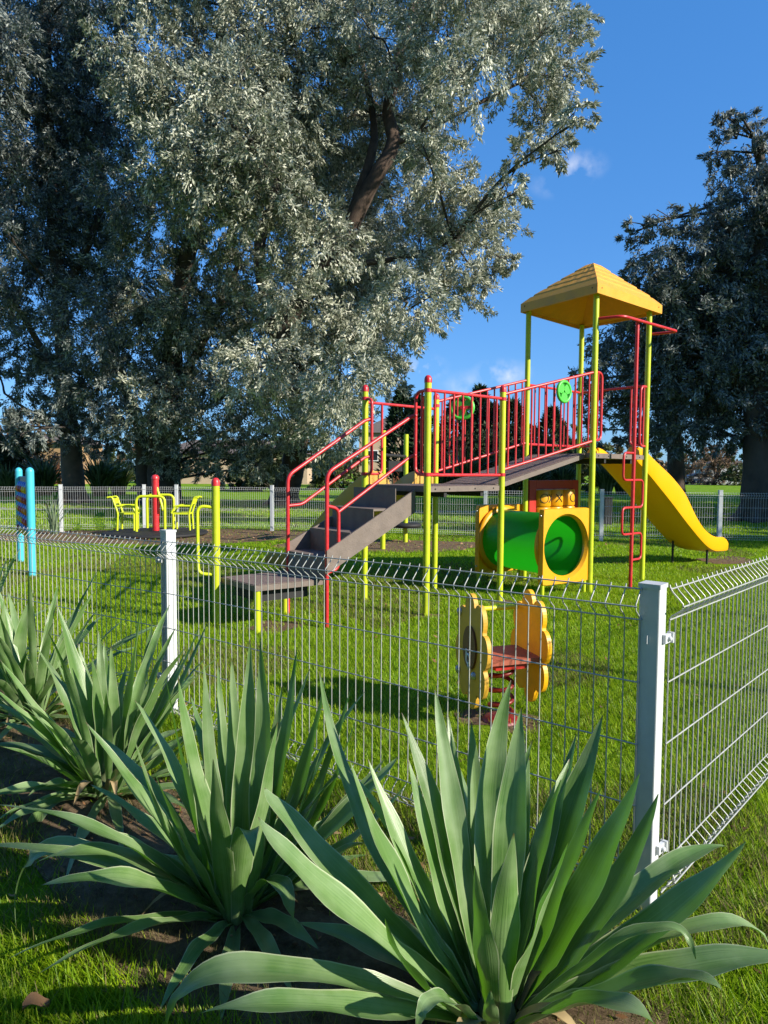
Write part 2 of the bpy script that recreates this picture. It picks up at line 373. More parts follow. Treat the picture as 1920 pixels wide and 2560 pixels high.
def blob_outline(cx, cy, rx, ry, ang=0, n=40, amp=.18, seed=0):
    r = random.Random(seed); ph = [r.uniform(0, 6.28) for _ in range(5)]; out = []
    for k in range(n):
        a = 2 * math.pi * k / n; q = 1 + amp * sum(math.sin((j + 2) * a + ph[j]) / (j + 1.5) for j in range(5))
        x = rx * q * math.cos(a); y = ry * q * math.sin(a)
        out.append((cx + x * math.cos(ang) - y * math.sin(ang), cy + x * math.sin(ang) + y * math.cos(ang)))
    return out
sheet('dirt_patch', 'dirt', blob_outline(-5.0, 14.9, 3.4, 1.9, .05, seed=1), .004)
sheet('dirt_patch', 'dirt', blob_outline(.1, 13.2, 2.3, 1.0, 0, seed=2), .004)
WORN = [(.69, 3.9, .24), (5.75, 11.3, .55), (-1.0, 6.25, .28), (.428, 6.76, .16), (1.3, 7.5, .16), (-1.3, 9.9, .4)]
for k, (x, y, r) in enumerate(WORN): sheet('worn_patch', 'dirt', blob_outline(x, y, r, r * .75, k, 26, .3, 40 + k), .004)
PLANTS = {'R': (.30, 1.68), 'M': (-.47, 2.11), 'L': (-1.21, 2.92), 'F': (-1.98, 3.78)}
bed_axis = [(-4.6, 5.8), (-3.2, 4.6), (-2.15, 3.75), (-1.21, 2.88), (-.47, 2.12), (.3, 1.62), (.62, 1.45)]
def bed_half(i): return .42
lft, rgt = [], []
for i, p in enumerate(bed_axis):
    a = Vector((*bed_axis[max(0, i - 1)], 0)); b = Vector((*bed_axis[min(len(bed_axis) - 1, i + 1)], 0)); d = (b - a).normalized(); n = Vector((-d.y, d.x, 0))
    w1 = .36 + .06 * math.sin(i * 2.1); w2 = .34 + .07 * math.cos(i * 1.7)
    lft.append((p[0] + n.x * w1, p[1] + n.y * w1)); rgt.append((p[0] - n.x * w2, p[1] - n.y * w2))
# soil bed as a low mound
mb = MB(); cols_ = 7; vs = []
for i in range(len(bed_axis)):
    for k in range(cols_):
        t = k / (cols_ - 1); x = lft[i][0] * (1 - t) + rgt[i][0] * t; y = lft[i][1] * (1 - t) + rgt[i][1] * t
        vs.append((x, y, .003 + .035 * math.sin(math.pi * t) * (.8 + .3 * math.sin(i * 3 + k))))
mb.add(vs, [(i * cols_ + k, i * cols_ + k + 1, (i + 1) * cols_ + k + 1, (i + 1) * cols_ + k) for i in range(len(bed_axis) - 1) for k in range(cols_ - 1)], True)
tag(mb.build('planting_bed', 'soil'), kind='structure')
sheet('path', 'path', [(-60, 25.6), (0, 24.2), (30, 22.8), (60, 21.4), (60, 22.6), (30, 23.9), (0, 25.3), (-60, 26.8)], .004)
sheet('road', 'road', [(-200, 92), (200, 80), (200, 86), (-200, 98)], .004)

# ------------------------------------------------------------------ fence
FC = Vector((.871, 2.178, 0)); FL = Vector((-1.281, 4.02, 0))
dl = (FL - FC).normalized(); dr = Vector((.69, .724, 0)).normalized()
def wire_panel(mb, a, b, za, zb, bot, out, step=.05, r=.0024, n=5, twin=True):
    a = Vector(a); b = Vector(b); d = (b - a); Ln = d.length; d.normalize(); out = Vector(out).normalized()
    hs = [(0, 0), (-.052, .042), (-.10, 0)]
    H = za - bot
    z = -.10
    while z - .2 > -H + .2: z -= .205; hs.append((z, 0))
    hs += [(-H + .115, 0), (-H + .07, .042), (-H + .02, 0)]
    for (dz, o) in hs:
        p = [a + out * (o + r * 2) + Vector((0, 0, za + dz)), b + out * (o + r * 2) + Vector((0, 0, zb + dz))]
        mb.tube(p, r * 1.12, n, caps=False)
    k = int(Ln / step); off = (Ln - k * step) / 2
    for i in range(k + 1):
        t = (off + i * step) / Ln; q = lerp(a, b, t); zt = za * (1 - t) + zb * t
        prof = [(.012, -.004), (0, 0), (-.012, .008), (-.045, .040), (-.055, .042), (-.066, .038), (-.09, .006), (-.10, 0), (-H + .125, 0), (-H + .115, .002), (-H + .085, .037), (-H + .07, .042), (-H + .055, .037), (-H + .028, .003), (-H + .01, 0)]
        mb.tube([q + out * o + Vector((0, 0, zt + dz)) for dz, o in prof], r, n, caps=False)

def fence_post(p, h, w, ax, parent, clamps=True, mat='post', outs=()):
    ax = Vector(ax).normalized(); ay = Vector((-ax.y, ax.x, 0)); p = Vector(p)
    o = MB().box(p + Vector((0, 0, h / 2 - .05)), ax * w / 2, ay * w / 2, (0, 0, h / 2 + .05)).build('fence_post', mat, parent, bevel=.004)
    cp = MB().box(p + Vector((0, 0, h + .004)), ax * (w / 2 + .003), ay * (w / 2 + .003), (0, 0, .007)).build('cap', mat, o, bevel=.003)
    if clamps:
        for z in (h * .845, h * .2):
            for (nv, sv) in outs:
                nv = Vector(nv).normalized(); sv = Vector(sv).normalized()
                c = p + nv * (w / 2 + .006) + sv * (w / 2 - .008) + Vector((0, 0, z))
                m = MB(); m.box(c, nv * .006, sv * .024, (0, 0, .014)); m.lathe(c + nv * .006, [(.009, 0), (.009, .008), (.004, .011)], 8, nv)
                m.box(c + sv * .026 + nv * .002, nv * .011, sv * .005, (0, 0, .017))
                m.build('clamp', 'post', o, bevel=.002)
    return o
nl = Vector((dl.y, -dl.x, 0)); nl = -nl if nl.y > 0 else nl
nr = Vector((dr.y, -dr.x, 0)); nr = -nr if nr.y > 0 else nr
ff = empty('mesh_fence', FC, 'near wire mesh fence right behind the broad leaved plants, ending at the corner post', 'fence')
fence_post(FC, 1.085, .066, dl, ff, outs=((nl, dr * 1), (nr, nr * 0 + dr)))
P2l = FL + Vector((-.835, .55, 0)).normalized() * 2.82; P3l = P2l + Vector((-.835, .55, 0)).normalized() * 2.82
fence_post(FL, 1.085, .066, (FL - FC), ff, outs=((nl, dl),))
fence_post(P2l, 1.085, .066, (P2l - FL), ff); fence_post(P3l, 1.085, .066, (P2l - FL), ff)
for a, b, za, zb in ((FC + dl * .02, FL, 1.078, 1.03), (FL, P2l, 1.025, 1.03), (P2l, P3l, 1.03, 1.03)):
    o_ = nl * .036
    m = MB(); wire_panel(m, a + o_, b + o_, za, zb, .05, nl); m.build('wire_panel', 'wire', ff)
fr = empty('mesh_fence', FC + dr * 2.82, 'bright sunlit wire mesh fence running back from the tall corner post on its right side', 'fence')
Q1 = FC + dr * 2.82; Q2 = Q1 + dr * 2.82
for a, b in ((FC + dr * .036, Q1), (Q1, Q2)):
    m = MB(); wire_panel(m, a + nr * .036, b + nr * .036, 1.075, 1.075, .04, nr, r=.0026); m.build('wire_panel', 'wire', fr)
fence_post(Q1, 1.085, .066, dr, fr); fence_post(Q2, 1.085, .066, dr, fr)
far_pts = [(-12.2, 14.6), (-9.8, 15.15), (-7.47, 15.7), (-5.72, 16.2), (-4.98, 16.3), (-2.69, 16.3), (-.25, 15.45), (2.2, 14.75), (4.6, 14.35), (7.0, 14.15), (9.4, 13.9), (11.8, 13.6)]
fb = empty('mesh_fence', (*far_pts[5], 0), 'long far wire mesh fence with white posts, behind the carousel and slide', 'fence')
for i, p in enumerate(far_pts):
    q = far_pts[min(i + 1, len(far_pts) - 1)]; q0 = far_pts[max(0, i - 1)]
    fence_post((*p, 0), 1.09, .075, (q[0] - q0[0], q[1] - q0[1], 0), fb, clamps=False)
for a, b in zip(far_pts, far_pts[1:]):
    d = Vector((b[0] - a[0], b[1] - a[1], 0)).normalized(); n = Vector((d.y, -d.x, 0))
    m = MB(); wire_panel(m, (*a, 0), (*b, 0), 1.04, 1.04, .05, n, step=.05, r=.0026, n=3); m.build('wire_panel', 'wirefar', fb)

# ------------------------------------------------------------------ play structure
P1, P2, P3, P4 = Vector((.428, 6.78, 0)), Vector((1.30, 7.54, 0)), Vector((-.215, 7.57, 0)), Vector((.63, 8.35, 0))
T1, T2, T3, T4 = Vector((2.50, 8.19, 0)), Vector((3.465, 9.06, 0)), Vector((1.88, 9.05, 0)), Vector((2.83, 9.92, 0))
UP = Vector((0, 0, 1)); DZ, TZ = 1.30, 1.68
U = Vector((.755, .656, 0)).normalized(); Vv = Vector((-.656, .755, 0)).normalized()
ps = empty('play_structure', (1.3, 8.0, 0), 'large lime and red play climber with stairs, ramp bridge, yellow roofed tower and slide', 'play climber')
def pole(p, h, cap=None, r=.035, parent=ps, name='post', mat='lime', capmat='red'):
    o = MB().tube([p + UP * -.05, p + UP * h], r, 14).build(name, mat, parent)
    if cap: MB().lathe(p + UP * (h - .035), [(r + .003, 0), (r + .003, .035), (r * .92, .055), (r * .6, .07), (r * .1, .076)], 14).build('cap', capmat, o)
    return o
def collars(p, zs, r=.035, parent=None):
    m = MB()
    for z in zs: m.tube([p + UP * (z - .018), p + UP * (z + .018)], r + .005, 12)
    return m
for p in (P1, P2, P3, P4): 
    o = pole(p, 2.36, True)
    for z in (2.25, 1.42): collars(p, (z,)).build('collar', 'red', o)
for p, h in ((T1, 3.58), (T2, 3.56), (T3, 3.56), (T4, 3.56)): pole(p, h)

def quad_deck(name, cs, z, th=.055, rim=.012):
    cs = [Vector(c) for c in cs]; c0 = sum(cs, Vector()) / 4
    cs = [c + (c - c0).normalized() * -.0 for c in cs]
    o = MB().prism([c + UP * (z - th) for c in cs], UP * th).build(name, 'deck', ps, bevel=.006)
    top = MB().prism([c0 + (c - c0) * .97 + UP * (z + .001) for c in cs], UP * .004).build('deck_surface', 'decktop', o)
    for a, b in list(zip(cs, cs[1:] + cs[:1]))[:2]:
        d = (b - a).normalized(); n = Vector((d.y, -d.x, 0))
        for t in (.1, .28, .62, .88):
            MB().lathe(lerp(a, b, t) + UP * (z - th / 2), [(.009, 0), (.007, .007)], 8, n).build('bolt', 'black', o)
    # braces beneath
    for t in (.25, .75): MB().box(lerp(lerp(cs[0], cs[1], t), lerp(cs[3], cs[2], t), .5) + UP * (z - th - .03), (cs[3] - cs[0]) * .48, (cs[1] - cs[0]).normalized() * .02, UP * .028).build('brace_and_shade', 'black', o)
    return o
quad_deck('platform', [P1, P2, P4, P3], DZ)
quad_deck('platform', [T1, T2, T4, T3], TZ)

# ramp bridge
def inset(a, b, t): return lerp(a, b, t)
ra, rb, rc, rd = lerp(P2, P4, .1), lerp(T1, T3, .1), lerp(T1, T3, .9), lerp(P2, P4, .9)
m = MB(); lo = [ra + UP * (DZ - .055), rb + UP * (TZ - .055), rc + UP * (TZ - .055), rd + UP * (DZ - .055)]
m.prism(lo, UP * .055); br = m.build('bridge_ramp', 'deck', ps, bevel=.006)
def shrink(q, f):
    c = sum(q, Vector()) / len(q); return [c + (p - c) * f for p in q]
MB().prism([p + UP * .057 for p in shrink(lo, .95)], UP * .004).build('ramp_surface', 'decktop', br)

# step platform and stairs
SL, SN, SR, SB = Vector((-1.553, 6.40, 0)), Vector((-1.134, 5.93, 0)), Vector((-.565, 6.33, 0)), Vector((-.99, 6.86, 0))
st = MB().prism([p + UP * .385 for p in (SL, SN, SR, SB)], UP * .05).build('step_platform', 'deck', ps, bevel=.006)
MB().prism([p + UP * .4365 for p in shrink([SL, SN, SR, SB], .96)], UP * .004).build('deck_surface', 'decktop', st)
c0 = (SL + SN + SR + SB) / 4
MB().prism([c0 + (p - c0) * .7 + UP * .27 for p in (SL, SN, SR, SB)], UP * .114).build('brace_and_shade', 'black', st)  # black block standing in for the shadow under the step platform
pole(Vector((-1.122, 5.985, 0)), .40, False, .03, st, 'support_leg')
pole(SB + Vector((0, -.08, 0)), .40, False, .03, st, 'support_leg')
sp = pole(Vector((-1.573, 6.35, 0)), 1.34, True, .037)
gl = Vector((-1.573, 6.35, 0))
for k, (dx, dy) in enumerate(((-.165, -.03), (-.06, .17))):
    d = Vector((dx, dy, 0))
    MB().tube(fillet([gl + UP * 1.10, gl + d + UP * 1.12, gl + d + UP * .48, gl + UP * .47], .07), .016, 10).build('grab_loop', 'lime_pale', sp)
mid = (P1 + P3) / 2; botc = Vector((-.755, 6.505, 0)); ax = (mid - botc); Ls = ax.length; ax.normalize(); sx = Vector((ax.y, -ax.x, 0)); hw = .36
stair = MB()
zs = [.435 + (DZ - .435) * k / 4 for k in range(5)]
for k in range(1, 4):
    a = botc + ax * (Ls * (k - 1) / 4 + (0 if k > 1 else 0)); b = botc + ax * (Ls * k / 4)
    stair.prism([a + sx * hw + UP * (zs[k] - .02), a - sx * hw + UP * (zs[k] - .02), b - sx * hw + UP * (zs[k] - .02), b + sx * hw + UP * (zs[k] - .02)], UP * .02)
for k in range(4):
    a = botc + ax * (Ls * k / 4 + .006)
    stair.box(a + UP * ((zs[k] + zs[k + 1]) / 2 - .011), ax * .005, sx * (hw - .003), UP * ((zs[k + 1] - zs[k]) / 2 - .009))
sto = stair.build('staircase', 'deck', ps, bevel=.003)
for s_ in (1, -1):
    p0 = botc + sx * (hw + .012) * s_; p1 = botc + ax * (Ls - .03) + sx * (hw + .012) * s_
    MB().prism([p0 + UP * .50 - sx * .010 * s_, p0 + UP * .72 - sx * .010 * s_, p1 + UP * (1.27 if s_ > 0 else 1.21) - sx * .010 * s_, p1 + UP * 1.04 - sx * .010 * s_], sx * .020 * s_).build('stringer', 'deck', sto, bevel=.004)

# handrails
def rails(name, tubes, mat='red', parent=ps, n=10):
    m = MB()
    for pts, r in tubes: m.tube(pts, r, n)
    return m.build(name, mat, parent)
HR = .019
nb = Vector((-.524, 6.228, 0)); e1 = lerp(P1, P3, .17)
rails('handrail', [
    (fillet([nb, nb + UP * 1.43, e1 + UP * 2.0 - ax * .06, e1 + UP * 2.015], .08), HR),
    (fillet([nb + UP * .51, nb + ax * .13 + UP * .54, nb + ax * .13 + UP * 1.10, nb + UP * 1.13], .06), HR * .85),
    (fillet([nb + ax * .128 + UP * 1.07, e1 + UP * 1.60 - ax * .07, e1 + UP * 1.615], .05), HR * .85)])
fbp = Vector((-.961, 6.778, 0)); e2 = lerp(P3, P1, .10)
rails('handrail', [
    (fillet([fbp, fbp + UP * 1.40, e2 + UP * 2.0 - ax * .08, e2 + UP * 2.02], .08), HR),
    (fillet([fbp + UP * 1.10, fbp + ax * .16 + UP * 1.11, e2 + UP * 1.60 - ax * .08, e2 + UP * 1.615], .05), HR * .85)])

def loop(a, d, w, zt, zb, r=.017, inner=True):
    """rounded grab bar leaving a post in direction d"""
    d = Vector(d).normalized(); t = [(fillet([a + UP * zt, a + d * w + UP * zt, a + d * w + UP * zb, a + UP * zb], .09), r)]
    if inner: t.append(([a + d * w * .48 + UP * zt, a + d * w * .48 + UP * zb], r * .7))
    return t
rails('grab_bar', loop(P1, P3 - P1, .18, 2.25, 1.42))
rails('grab_bar', loop(P3, P1 - P3, .12, 2.24, 1.42, inner=False))
def barrier(name, a, b, za, zb, wa, wb, n, pad=.035, rb=.0105, rr=.017):
    d = (b - a).normalized(); L_ = (b - a).length; t = [([a + UP * za, b + UP * zb], rr), ([a + UP * wa, b + UP * wb], rr)]
    for k in range(n):
        q = (k + .75) / (n + .5); p = lerp(a, b, q)
        t.append(([p + UP * (za + (zb - za) * q), p + UP * (wa + (wb - wa) * q)], rb))
    return rails(name, t, n=8)
barrier('guard_rail', P1, P2, 2.254, 2.254, 1.415, 1.415, 8)
barrier('guard_rail', P2, T1, 2.30, 2.645, 1.47, 1.83, 12)
barrier('guard_rail', P4, T3, 2.30, 2.66, 1.45, 1.84, 12)
barrier('guard_rail', T3, T4, 2.6, 2.6, 1.82, 1.82, 5)
# slide entries: bar over the opening with two uprights by the posts
def entry(a, b, zt, zb, f=.22):
    p, q = lerp(a, b, f), lerp(a, b, 1 - f)
    return rails('entry_rail', [([a + UP * zt, b + UP * zt], .016), (fillet([p + UP * zt, p + UP * zb, a + UP * zb], .07), .014), (fillet([q + UP * zt, q + UP * zb, b + UP * zb], .07), .014)])
entry(P3, P4, 2.21, 1.42); entry(T4, T2, 2.60, 1.82)
rails('grab_bar', loop(T1, T2 - T1, .17, 2.65, 1.84)); rails('grab_bar', loop(T2, T1 - T2, .17, 2.58, 1.80))

# roof
RC = Vector((2.70, 9.03, 0)); offs = [(T1 - RC) * 1.19, (T2 - RC) * 1.22, (T4 - RC) * 1.2, (T3 - RC) * 1.13]
ZE0, ZE1, ZA = 3.535, 3.645, 4.15
rings = [(1.0, ZE0), (1.0, ZE1)]
nt_ = 5
for k in range(nt_):
    s0 = 1 - k / nt_ * .94; s1 = 1 - (k + 1) / nt_ * .94
    z0 = ZE1 + (ZA - ZE1) * k / nt_; z1 = ZE1 + (ZA - ZE1) * (k + 1) / nt_
    if k: rings.append((s0, z0 + .02))
    rings.append((s1 + .05, z1 - .012)); 
    if k < nt_ - 1: rings.append((s1 + .025, z1 - .016))
rings.append((.01, ZA))
inn = [(.0, ZA - .13), (.86, ZE1 - .08), (.965, ZE0 + .03), (.965, ZE0)]
vs = []; fs = []
NS = 12
def ring_pts(s, z, wob):
    out = []
    for a in range(4):
        for j in range(NS):
            p = lerp(offs[a], offs[(a + 1) % 4], j / NS) * s
            out.append(RC + p + UP * (z + wob * (.5 + .5 * math.sin(j * 2.6 + a + s * 9))))
    return out
allr = [(s, z, 0) for s, z in inn] + [(s, z, (.005 if 2 < i and s > .05 else 0)) for i, (s, z) in enumerate(rings)]
for s, z, w in allr: vs += ring_pts(max(s, .004), z, w)
nn = 4 * NS
for i in range(len(allr) - 1):
    for k in range(nn): fs.append((i * nn + k, i * nn + (k + 1) % nn, (i + 1) * nn + (k + 1) % nn, (i + 1) * nn + k))
fs.append(tuple(range((len(allr) - 1) * nn, len(allr) * nn)))
roof = MB().add(vs, fs).build('roof', 'roof', ps)
for a in (0, 3):
    n = (offs[a] + offs[(a + 1) % 4]).normalized()
    for t in (.06, .94): MB().lathe(RC + lerp(offs[a], offs[(a + 1) % 4], t) * 1.0 + UP * (ZE0 + .07), [(.008, 0), (.006, .006)], 8, n).build('bolt', 'black', roof)

# slides
def slide(a, d, w, wd, zt, zb, mat, scale=1.0, legs=()):
    """a: foot of the near wall at the deck, d: run direction, wd: across direction"""
    d = Vector(d).normalized(); wd = Vector(wd).normalized()
    ss = np.linspace(0, zt[-1][0], 46); T = np.interp(ss, [p[0] for p in zt], [p[1] for p in zt]); B = np.interp(ss, [p[0] for p in zb], [p[1] for p in zb])
    k = np.array([.1, .2, .4, .2, .1])
    def smth(x):
        y = np.convolve(np.pad(x, 2, mode='edge'), k, 'valid'); y[0] = x[0]; y[-1] = x[-1]; return y
    T = smth(smth(T)); B = smth(smth(B)); vs = []; 
    sec_n = 14
    for s_, t, b in zip(ss, T, B):
        o = a + d * s_; h = max(t - b, .06); bed = b + .055
        sec = [(0.02, b + .02), (0, b + h * .3), (-.004, t - .012), (.006, t), (.024, t), (.034, t - .012), (.045, bed + .05), (.09, bed),
               (w - .09, bed), (w - .045, bed + .05), (w - .034, t - .012), (w - .024, t), (w - .006, t), (w + .004, t - .012), (w, b + h * .3), (w - .02, b + .02), (w * .8, b - .005), (w * .2, b - .005)]
        sec_n = len(sec)
        for x, z in sec: vs.append(o + wd * x + UP * z)
    n = sec_n; fs = [(i * n + j, i * n + (j + 1) % n, (i + 1) * n + (j + 1) % n, (i + 1) * n + j) for i in range(len(ss) - 1) for j in range(n)]
    fs += [tuple(range(n - 1, -1, -1)), tuple(range((len(ss) - 1) * n, len(ss) * n))]
    o = MB().add(vs, fs, True).build('slide', mat, ps)
    o.data.set_sharp_from_angle(angle=R(38))
    for (s_, x, z) in legs:
        p = a + d * s_ + wd * x
        MB().tube([p + UP * -.03, p + UP * z], .019, 8).build('leg', 'black', o)
    return o
zt = [(-.0, 1.80), (.12, 1.80), (.365, 1.67), (.98, 1.40), (1.41, 1.16), (1.72, .84), (2.07, .58), (2.4, .45), (2.6, .42), (2.75, .435), (2.88, .42), (2.97, .32)]
zb = [(0, 1.60), (.36, 1.40), (1.0, 1.02), (1.5, .70), (2.0, .40), (2.3, .25), (2.55, .18), (2.97, .165)]
slide(lerp(T2, T4, .10) + U * .0, U, .66, (T4 - T2), zt, zb, 'slide', legs=((2.05, .5, .36), (2.42, .1, .22)))
zt2 = [(0, 1.46), (.1, 1.45), (.3, 1.35), (.8, 1.05), (1.2, .74), (1.5, .48), (1.9, .33), (2.15, .36), (2.3, .25)]
zb2 = [(0, 1.24), (.35, 1.02), (.8, .70), (1.2, .42), (1.6, .22), (1.9, .15), (2.3, .14)]
slide(lerp(P3, P4, .09), Vv, .72, (P4 - P3), zt2, zb2, 'shadeslide', legs=((1.7, .34, .2),))
# rounded hoods at the head of the back slide
for t in (.16, .84):
    m = MB(); c = lerp(P3, P4, t); d = (P4 - P3).normalized()
    m.prism([c + d * x + UP * z for x, z in ((-.2, 1.305), (.2, 1.305), (.17, 1.36), (.05, 1.45), (-.05, 1.45), (-.17, 1.36))], Vv * .03)
    m.build('slide_hood', 'shadeslide', ps, bevel=.01)
for t in (.16, .76):
    m = MB(); c = lerp(T2, T4, t); d = (T4 - T2).normalized()
    m.prism([c + d * x + UP * z for x, z in ((-.09, 1.685), (.09, 1.685), (.08, 1.75), (.03, 1.80), (-.03, 1.80), (-.08, 1.75))], U * -.05)
    m.build('slide_hood', 'slide', ps, bevel=.01)

# loop ladder on the tower
lp = Vector((3.05, 8.34, 0)); off = -Vv * .31
tb = [T1 + UP * 3.27, T1 + off * .95 + U * .10 + UP * 3.27, T1 + off + U * 1.42 + UP * 3.27, T2 + U * .03 + UP * 3.27]
tl = [(fillet(tb, .09), .018), ([lp, lp + UP * 3.27], .023)]
lv = [1.69, 1.36, 1.025, .70, .375]
for k in range(4):
    s_ = -1 if k % 2 == 0 else 1
    d = U * (.235 * s_)
    tl.append((fillet([lp + UP * lv[k], lp + d + UP * lv[k], lp + d + UP * lv[k + 1], lp + UP * lv[k + 1]], .065), .0145))
rails('loop_ladder', tl)

# steering wheel on the far bridge rail, plain disc wheel on the near one
def wheel(c, n, r, spokes):
    n = Vector(n).normalized(); q = n.to_track_quat('Z', 'Y'); m = MB()
    ring = [Vector(c) + q @ Vector((r * math.cos(a), r * math.sin(a), 0)) for a in np.linspace(0, 2 * math.pi, 28, endpoint=False)]
    m.tube(ring, r * .17, 8, closed=True)
    for k in range(spokes):
        a = 2 * math.pi * k / spokes + .5; d = q @ Vector((math.cos(a), math.sin(a), 0)); e = q @ Vector((-math.sin(a), math.cos(a), 0))
        m.prism([Vector(c) + d * (r * .1) - e * r * .35 - n * .008, Vector(c) + d * (r * .95) - e * r * .6 - n * .008, Vector(c) + d * (r * .95) + e * r * .6 - n * .008, Vector(c) + d * (r * .1) + e * r * .35 - n * .008], n * .016)
    o = m.build('steering_wheel', 'wheel', ps)
    return o
wc = Vector((.965, 8.50, 2.24)); wn = Vector((-.35, -.93, .12))
wo_ = wheel(wc, wn, .135, 3)
m = MB(); wnn = wn.normalized()
m.lathe(wc - wnn * .01, [(.03, 0), (.03, .03), (.02, .035)], 10, wnn); m.box(wc + wnn * .02 + Vector((.05, 0, 0)), (.075, -.02, .0), wnn * .012, (0, 0, .018)); m.box(wc + wnn * .02 + Vector((.03, 0, -.04)), (.015, 0, .0), wnn * .01, (.01, 0, .05))
m.build('hub', 'red', wo_)
dc = Vector((2.07, 7.92, 2.38)); dn = Vector((.62, -.78, 0)).normalized()
w2 = wheel(dc, dn, .115, 3)
q = dn.to_track_quat('Z', 'Y'); MB().lathe(dc - dn * .01, [(.1, 0), (.1, .008)], 20, dn).build('disc', 'green', w2)

# noughts and crosses panel between the rear tower posts
td = (T4 - T3).normalized(); tn = Vector((td.y, -td.x, 0)); tw = (T4 - T3).length
def tp(x, z, o=0): return T3 + td * x + tn * o + UP * z
ttt = MB()
for x0, x1, z0, z1 in ((.05, .20, .40, 1.34), (tw - .20, tw - .05, .40, 1.34), (.20, tw - .20, 1.22, 1.34), (.20, tw - .20, .40, .50)):
    ttt.box(tp((x0 + x1) / 2, (z0 + z1) / 2), td * (x1 - x0) / 2, tn * .035, UP * (z1 - z0) / 2)
tt = ttt.build('noughts_and_crosses_panel', 'darkred', ps, bevel=.006)
iw = tw - .40
for r_ in range(3):
    for c_ in range(3):
        x = .20 + iw * (c_ + .5) / 3; z0 = .515 + r_ * .235; rc_ = iw / 6 * .94
        cy = MB().lathe(tp(x, z0), [(rc_ * .94, 0), (rc_, .012), (rc_, .213), (rc_ * .94, .225)], 20).build('spinner', 'yellow', tt)
        mk = MB(); zc = z0 + .112
        def cp(a, z): return tp(x, z) + (tn * math.cos(a) + td * math.sin(a)) * (rc_ + .003)
        if (r_ + c_) % 2 == 1 or (r_ == 2 and c_ < 2):
            a0 = (.35 if c_ == 0 else -.3)
            for s_ in (-1, 1): mk.tube([cp(a0 + t * .38, zc + s_ * t * .055) for t in np.linspace(-1, 1, 7)], .006, 5)
        if not ((r_ + c_) % 2 == 1) or c_ == 0:
            a0 = -.55 if c_ == 0 else 0
            mk.tube([cp(a0 + .42 * math.cos(t), zc + .06 * math.sin(t)) for t in np.linspace(0, 6.28, 20, endpoint=False)], .0045, 5, closed=True)
        mk.build('mark', 'ink', cy)

# ------------------------------------------------------------------ crawl tunnel
TA, TB_ = Vector((1.82, 7.74, 0)), Vector((2.485, 8.18, 0)); tdx = (TB_ - TA).normalized(); tax = Vv.copy(); tax = (tax - tdx * tax.dot(tdx)).normalized()
tunn = empty('crawl_tunnel', (TA + TB_) / 2 + tax * .5, 'green crawl tube between two square yellow end panels with round holes, under the ramp', 'crawl tunnel')
PW, ZB, ZT = (TB_ - TA).length, .14, 1.03; PC = .585
def ringlathe(c, prof, n, axis):
    m = MB().lathe(c, prof, n, axis); m.f = m.f[:-2]; m.s = m.s[:-2]; return m
def end_panel(c, hr):
    N = 64; th = .075; lo_, li = [], []
    hx, hz, rr = PW / 2, (ZT - ZB) / 2, .05; zc = (ZT + ZB) / 2
    for k in range(N):
        a = 2 * math.pi * k / N; ca, sa = math.cos(a), math.sin(a)
        # superellipse outline reads as a rounded square
        p = 34; q = (abs(ca) ** p + abs(sa) ** p) ** (-1 / p)
        lo_.append((hx * q * ca, zc + hz * q * sa)); li.append((hr * ca, PC + hr * sa))
    def P(x, z, o): return c + tdx * x + tax * o + UP * z
    rings_ = [[P(x * .985, zc + (z - zc) * .985, 0) for x, z in lo_], [P(x, z, .012) for x, z in lo_], [P(x, z, th - .012) for x, z in lo_], [P(x * .985, zc + (z - zc) * .985, th) for x, z in lo_],
              [P(x, z, th) for x, z in li], [P(x * .97, PC + (z - PC) * .97, th / 2) for x, z in li], [P(x * 1.04, PC + (z - PC) * 1.04, 0) for x, z in li]]
    vs = [p for r_ in rings_ for p in r_]; fs = []
    for i in range(len(rings_)):
        j = (i + 1) % len(rings_)
        for k in range(N): fs.append((i * N + k, j * N + k, j * N + (k + 1) % N, i * N + (k + 1) % N))
    o = MB().add(vs, fs).build('end_panel', 'yellow', tunn)
    for z in (ZB + .1, ZT - .08): MB().lathe(P(-hx, z, th / 2), [(.016, 0), (.013, .012)], 10, -tdx).build('bolt', 'bolt', o)
    # round flange
    side = 1 if c is F0 else -1
    f0 = th if side > 0 else -.045
    ringlathe(c + tax * f0 + UP * PC, [(hr + .002, 0), (hr + .07, 0), (hr + .065, .03), (hr + .018, .045), (hr + .013, .045), (hr + .013, .0)], 40, tax).build('flange', 'yellow', o)
    for x in (-hx + .04, hx - .04):
        MB().tube([P(x, -.03, th / 2), P(x, ZB + .01, th / 2)], .025, 10).build('leg', 'lime', o)
    return o
F0 = (TA + TB_) / 2; F1 = F0 + tax * 1.1
HRd = .365
end_panel(F0, HRd); end_panel(F1, HRd)
m = MB(); N = 48; vs = []
for o_ in (0.08, 1.09):
    for rr_ in (HRd + .006, ):
        for k in range(N):
            a = 2 * math.pi * k / N; vs.append(F0 + tax * o_ + tdx * rr_ * math.cos(a) + UP * (PC + rr_ * math.sin(a)))
fs = []
for i, j in ((0, 1),):
    for k in range(N): fs.append((i * N + k, j * N + k, j * N + (k + 1) % N, i * N + (k + 1) % N))
m.add(vs, fs, True).build('tube', 'green', tunn)

